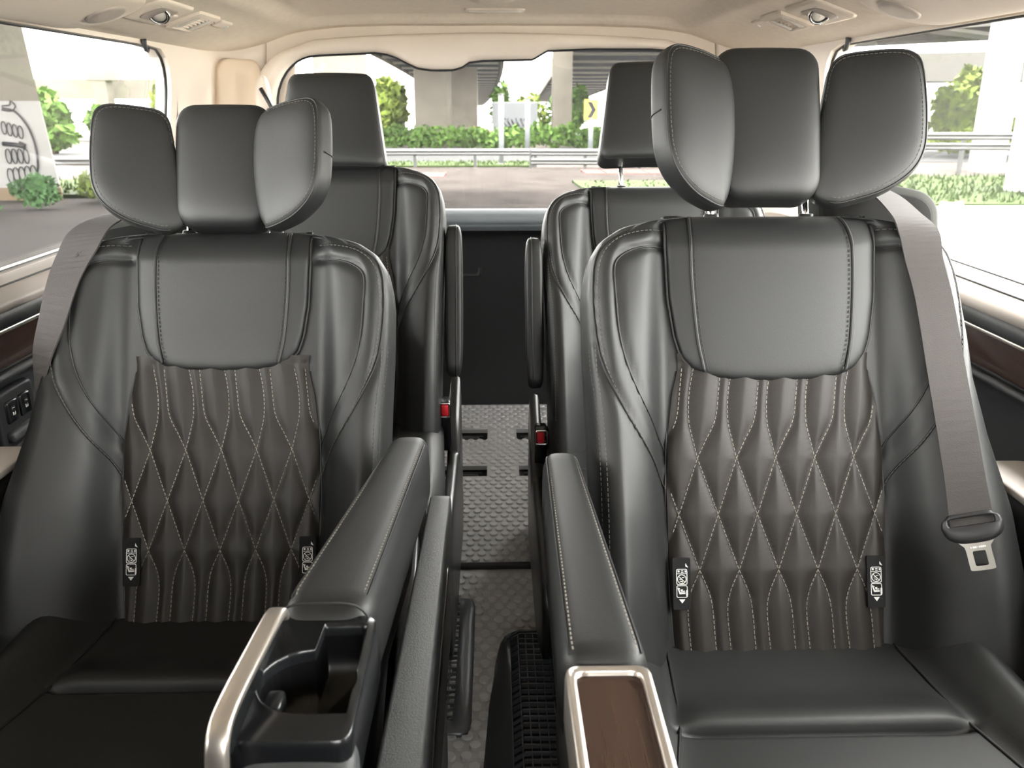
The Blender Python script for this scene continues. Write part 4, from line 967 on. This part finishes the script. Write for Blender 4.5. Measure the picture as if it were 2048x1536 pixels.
def deck(name, label, path, w, th, nrib, zc, m='deck'):
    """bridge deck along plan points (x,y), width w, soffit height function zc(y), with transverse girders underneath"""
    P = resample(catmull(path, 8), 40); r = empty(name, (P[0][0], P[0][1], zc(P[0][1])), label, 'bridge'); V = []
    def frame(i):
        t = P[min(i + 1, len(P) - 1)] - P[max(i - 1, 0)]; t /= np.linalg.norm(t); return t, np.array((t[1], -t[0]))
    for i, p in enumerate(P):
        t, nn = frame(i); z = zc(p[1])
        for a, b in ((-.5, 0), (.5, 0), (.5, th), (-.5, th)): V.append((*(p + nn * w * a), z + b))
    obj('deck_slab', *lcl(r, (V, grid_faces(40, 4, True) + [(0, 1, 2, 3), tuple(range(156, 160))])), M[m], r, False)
    for sg in (-1, 1):
        V = []
        for i, p in enumerate(P):
            t, nn = frame(i); z = zc(p[1])
            for a, b in ((0, -.2), (.35, -.2), (.35, th + .9), (0, th + .9)): V.append((*(p + nn * (sg * (w * .5 + a))), z + b))
        obj('parapet', *lcl(r, (V, grid_faces(40, 4, True) + [(0, 1, 2, 3), tuple(range(156, 160))])), M[m if m == 'deck_mid' else 'concrete'], r, False)
    Q = resample(P, nrib)
    for i, p in enumerate(Q):
        t = Q[min(i + 1, nrib - 1)] - Q[max(i - 1, 0)]; t /= np.linalg.norm(t); nn = np.array((t[1], -t[0])); z = zc(p[1]); V = []
        for a, b in ((-.5, -.35), (.5, -.35)):
            for c, d in ((-a, 0), (-a, -.55), (a, -.55), (a, 0)): V.append((*(p + nn * w * .96 * (a) + t * c * .9 * 1.0), z + d))
        V = []
        for a in (-.48, .48):
            for c, d in ((-.7, .05), (-.7, -.16), (.7, -.16), (.7, .05)): V.append((*(p + nn * w * a + t * c), z + d))
        obj('girder', *lcl(r, (V, [(0, 1, 2, 3), (4, 7, 6, 5), (0, 4, 5, 1), (1, 5, 6, 2), (2, 6, 7, 3), (3, 7, 4, 0)])), M['girder'], r, False)
    return r
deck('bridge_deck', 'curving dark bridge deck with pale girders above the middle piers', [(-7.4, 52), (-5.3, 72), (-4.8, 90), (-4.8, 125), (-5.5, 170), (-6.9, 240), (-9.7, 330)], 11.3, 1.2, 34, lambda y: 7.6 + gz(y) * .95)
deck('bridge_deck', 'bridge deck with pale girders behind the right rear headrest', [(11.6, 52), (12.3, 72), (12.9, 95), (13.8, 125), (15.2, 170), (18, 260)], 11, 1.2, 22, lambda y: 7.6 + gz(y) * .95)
deck('viaduct', 'far pale viaduct running across the left window', [(-75, 92), (-55, 90), (-40, 90), (-24, 92)], 6, .7, 4, lambda y: 1.6 + 0 * y, 'deck_pale')
deck('overpass', 'large pale overpass crossing the upper right window', [(14, 56), (22, 46), (36, 30), (52, 12)], 9, 1.0, 9, lambda y: 4.4 + .0 * y, 'deck_mid')
deck('overpass', 'lower overpass with dark soffit behind the right overpass', [(16, 84), (30, 72), (48, 64), (75, 58)], 7, .9, 7, lambda y: 2.75 + .0 * y, 'deck_mid')

def guardrail(label, pts, zt, nposts, double=True):
    P = resample(pts, 30); r = empty('guardrail', (P[0][0], P[0][1], gz(P[0][1])), label, 'guardrail')
    for k in range(1 + double):
        V = []
        for x, y in P:
            for a, b in ((0, 0), (-.05, -.06), (0, -.12), (-.05, -.18), (0, -.24), (.03, -.24), (.03, 0)): V.append((x, y + a, zt(y) + b - .32 * k))
        obj('rail_beam', *lcl(r, (V, grid_faces(30, 7, True))), M['galv'], r, False)
    for x, y in resample(pts, nposts):
        obj('post', *lcl(r, rbox((x, y + .1, (gz(y) + zt(y)) / 2), (.06, .06, (zt(y) - gz(y)) / 2), .01)), M['galv'], r, False)
    return r
guardrail('steel guardrail along the grass strip in the middle of the rear window', [(-12, 33), (1.6, 33)], lambda y: gz(y) + .70, 7, False)
guardrail('double steel guardrail in front of the far right pavement', [(1.4, 32), (7, 31.5), (13, 30)], lambda y: gz(y) + .72, 7)
guardrail('steel guardrail in the right window', [(13.2, 29), (24, 26)], lambda y: gz(y) + 1.32, 6)
guardrail('steel guardrail in the left window', [(-24, 26.5), (-10.8, 26)], lambda y: gz(y) + .66, 6, False)
def post(name, label, x, y, top, r0=.07):
    r = empty(name, (x, y, gz(y)), label, 'post'); obj('pole', *lcl(r, tube([(x, y, gz(y) - .05), (x, y, top)], r0, 10)), M['cont'], r)
    obj('pole_base', *lcl(r, disc((x, y, gz(y)), r0 * 1.7, .12, 12)), M['galv'], r); obj('pole_cap', *lcl(r, disc((x, y, top), r0 * 1.15, .05, 12)), M['galv'], r)
post('road_post', 'taller white road post in front of the container', .335, 34.5, 1.34, .10); post('road_post', 'shorter white road post right of the container', 2.16, 55, 1.25, .16)
r = empty('chevron_sign', (5.0, 45, gz(45)), 'yellow road sign with a black chevron on a pale post', 'sign')
obj('sign_post', *lcl(r, tube([(5.0, 45.08, gz(45)), (5.0, 45.08, 1.1)], .12, 10)), M['cont'], r)
sp = ppart('sign_plate', (4.98, 45, .72), (.36, .03, .50), M['yellow'], r)
V = [(x, 44.955, z) for x, z in ((4.78, 1.10), (5.00, 1.10), (5.22, .72), (5.00, .34), (4.78, .34), (5.00, .72))]; V += [(x, y + .012, z) for x, y, z in V]
obj('chevron', *lcl(r, (V, [(0, 1, 2, 5), (5, 2, 3, 4), (6, 11, 8, 7), (11, 10, 9, 8), (0, 6, 7, 1), (1, 7, 8, 2), (2, 8, 9, 3), (3, 9, 10, 4), (4, 10, 11, 5), (5, 11, 6, 0)])), M['paint'], sp, False)
# white container with black scribbles
r = empty('container', (1.9, 77, gz(77)), 'white box container with dark scribbles behind the hedge', 'container')
bx = ppart('box', (1.9, 77, -.05), (1.92, 1.2, 1.15), M['cont'], r, .04); ppart('box_foot', (1.9, 77, gz(77) / 2 - .62), (1.7, .9, (-1.2 - gz(77)) / 2 + .02), M['tyre'], r)
mb = MB()
for k in range(7):
    x = .7 + k * .36; P = [(x + .16 * math.cos(t * 1.3 + k), 75.78, -.55 + .32 * math.sin(t + k * .8)) for t in np.linspace(0, 5, 14)]; mb.add(*tube(P, .035, 5))
mb.V = local(r, mb.V); mb.build('scribble', M['paint'], bx, False, False)
for k in range(9): ppart('rib', (.2 + k * .42, 75.79, -.05), (.02, .02, 1.05), M['cont'], r)
def car(label, x, y, m, L=4.2):
    r = empty('car', (x, y, gz(y)), label, 'car'); z = gz(y)
    side = catmull([(-2.05, .35), (-2.1, .62), (-1.9, .84), (-1.1, .93), (-.55, 1.38), (.55, 1.42), (1.25, 1.0), (1.95, .86), (2.1, .6), (2.05, .32)], 5); side = [tuple(p) for p in side] + [(1.2, .25), (-1.2, .25)]
    rg = [[(x + a * L / 4.2 * k, y + d, z + .3 + (b - .3) * k2) for a, b in side] for d, k, k2 in ((-.85, .96, .93), (-.78, 1, 1), (.78, 1, 1), (.85, .96, .93))]
    obj('body', *lcl(r, loft(rg)), m, r)
    gl = [(-.95, .96), (-.5, 1.32), (.5, 1.35), (1.05, .98)]; obj('window', *lcl(r, loft([[(x + a, y + d, z + b) for a, b in gl] for d in (-.868, -.84)])), M['cglass'], r, False)
    for a in (-1.3, 1.3):
        for d in (-.86, .66): obj('wheel', *lcl(r, disc((x + a, y + d, z + .32), .32, .2, 18, None, 'y')), M['tyre'], r)
car('red car passing behind the hedge beside the container', -1.2, 66.5, M['carred']); car('silver car parked behind the hedge left of the container', 1.6, 88, M['cargrey']); car('silver car behind the hedge left of the chevron sign', 8.2, 69, M['cargrey'])
# painted kerbs and rocks
for nm, x0, x1, y in (('left', -5.6, -1.5, 27.5), ('right', 3.0, 6.5, 29.2)):
    r = empty('painted_kerb', ((x0 + x1) / 2, y, gz(y)), 'faded red kerb slab on the ground at the %s of the rear window' % nm, 'kerb'); n = 5
    for k in range(n):
        a, b = x0 + (x1 - x0) * k / n, x0 + (x1 - x0) * (k + 1) / n; ppart('kerb_stone', ((a + b) / 2, y, gz(y) + .03), ((b - a) / 2 - .01, .9, .04), M['kerb'], r, .02)
def rock(label, x, y, s):
    b = bmesh.new(); bmesh.ops.create_icosphere(b, subdivisions=2, radius=1); rr = np.random.default_rng(int(x * 100) % 1000)
    for v in b.verts: v.co = Vector((v.co.x * s[0], v.co.y * s[1], max(-.3, v.co.z) * s[2])) * (1 + .28 * rr.normal() * .5)
    b.verts.index_update(); V = [tuple(v.co) for v in b.verts]; F = [tuple(v.index for v in f.verts) for f in b.faces]; b.free()
    o = obj('rock', V, F, M['rock'], None, False); o.location = (x, y, gz(y) + s[2] * .3); tag(o, label, 'rock')
rock('larger pale rock on the sunlit ground in the right window', 7.62, 14.2, (.28, .25, .26)); rock('smaller brown rock beside the larger pale rock', 7.0, 14.55, (.18, .18, .2))
# painted pier in the left window
r = empty('painted_pier', (-10.35, 19, gz(19)), 'large concrete pier with black line graffiti on a white band in the left window', 'pier'); z0 = gz(19); X0, X1 = -11.6, -9.34
def prism(name, za, zb, xa, xb, dy, m, par=None):
    V = []
    for z, x in ((za, xa), (zb, xb)): V += [(X0, 19 - dy, z), (x, 19 - dy, z), (x * 20.6 / 19, 20.6, z), (X0, 20.6, z)]
    return obj(name, *lcl(r, (V, [(3, 2, 1, 0), (4, 5, 6, 7), (0, 1, 5, 4), (1, 2, 6, 5), (2, 3, 7, 6), (3, 0, 4, 7)])), m, par or r, False)
xe = lambda z: -9.36 - .075 * (z + .73)
prism('shaft', 1.1, 6.0, xe(1.1), xe(6), 0, M['concrete']); wb_ = prism('white_band', -.68, 1.1, xe(-.68), xe(1.1), .012, M['concrete_white']); prism('foot', z0 - .1, -.68, xe(z0) + .02, xe(-.68) + .02, .02, M['concrete_foot'])
cap = obj('pier_cap', *lcl(r, rbox((-9.0, 19.8, 5.75), (4.5, .9, .4), .05)), M['concrete'], r, False)
fl = obj('flyover_slab', *lcl(r, rbox((-7.8, 5.6, 6.9), (10.3, 15.0, .5), .05)), M['deck_pale'], r, False)  # unseen slab over the car, edges set to shade the cabin
for k in range(6): obj('flyover_girder', *lcl(r, rbox((-16.5 + k * 3.4, 5.6, 6.25), (.35, 14.9, .2), .02)), M['deck_pale'], r, False)
mb = MB(); yf = 18.965
def line(P, w=.022): mb.add(*tube([(a, yf, b) for a, b in P], w, 5))
def oval(cx, cz, rx, rz): line([(cx + rx * math.cos(t), cz + rz * math.sin(t)) for t in np.linspace(0, 6.3, 22)], .012)
line(catmull([(-10.28, .96), (-10.02, .88), (-9.80, .55), (-9.72, .1), (-9.78, -.35), (-10.0, -.52), (-10.3, -.56)], 8)); line(catmull([(-10.28, 1.0), (-10.12, 1.02), (-10.08, 1.1), (-10.0, 1.0), (-10.1, .90), (-10.3, .92)], 6), .014)
for k in range(5): oval(-10.36 + k * .125, -.42 + .015 * k, .062, .15)
for k in range(4): oval(-10.33 + k * .125, -.02, .055, .15)
for k in range(4): oval(-10.32 + k * .11, .56 - .03 * k, .05, .13)
line([(-10.4, .24), (-10.15, .22), (-9.96, .18)], .05); line([(-10.05, .27), (-9.94, .22), (-9.97, .12)], .03)
mb.V = local(r, mb.V); mb.build('graffiti', M['paint'], wb_, False, False)
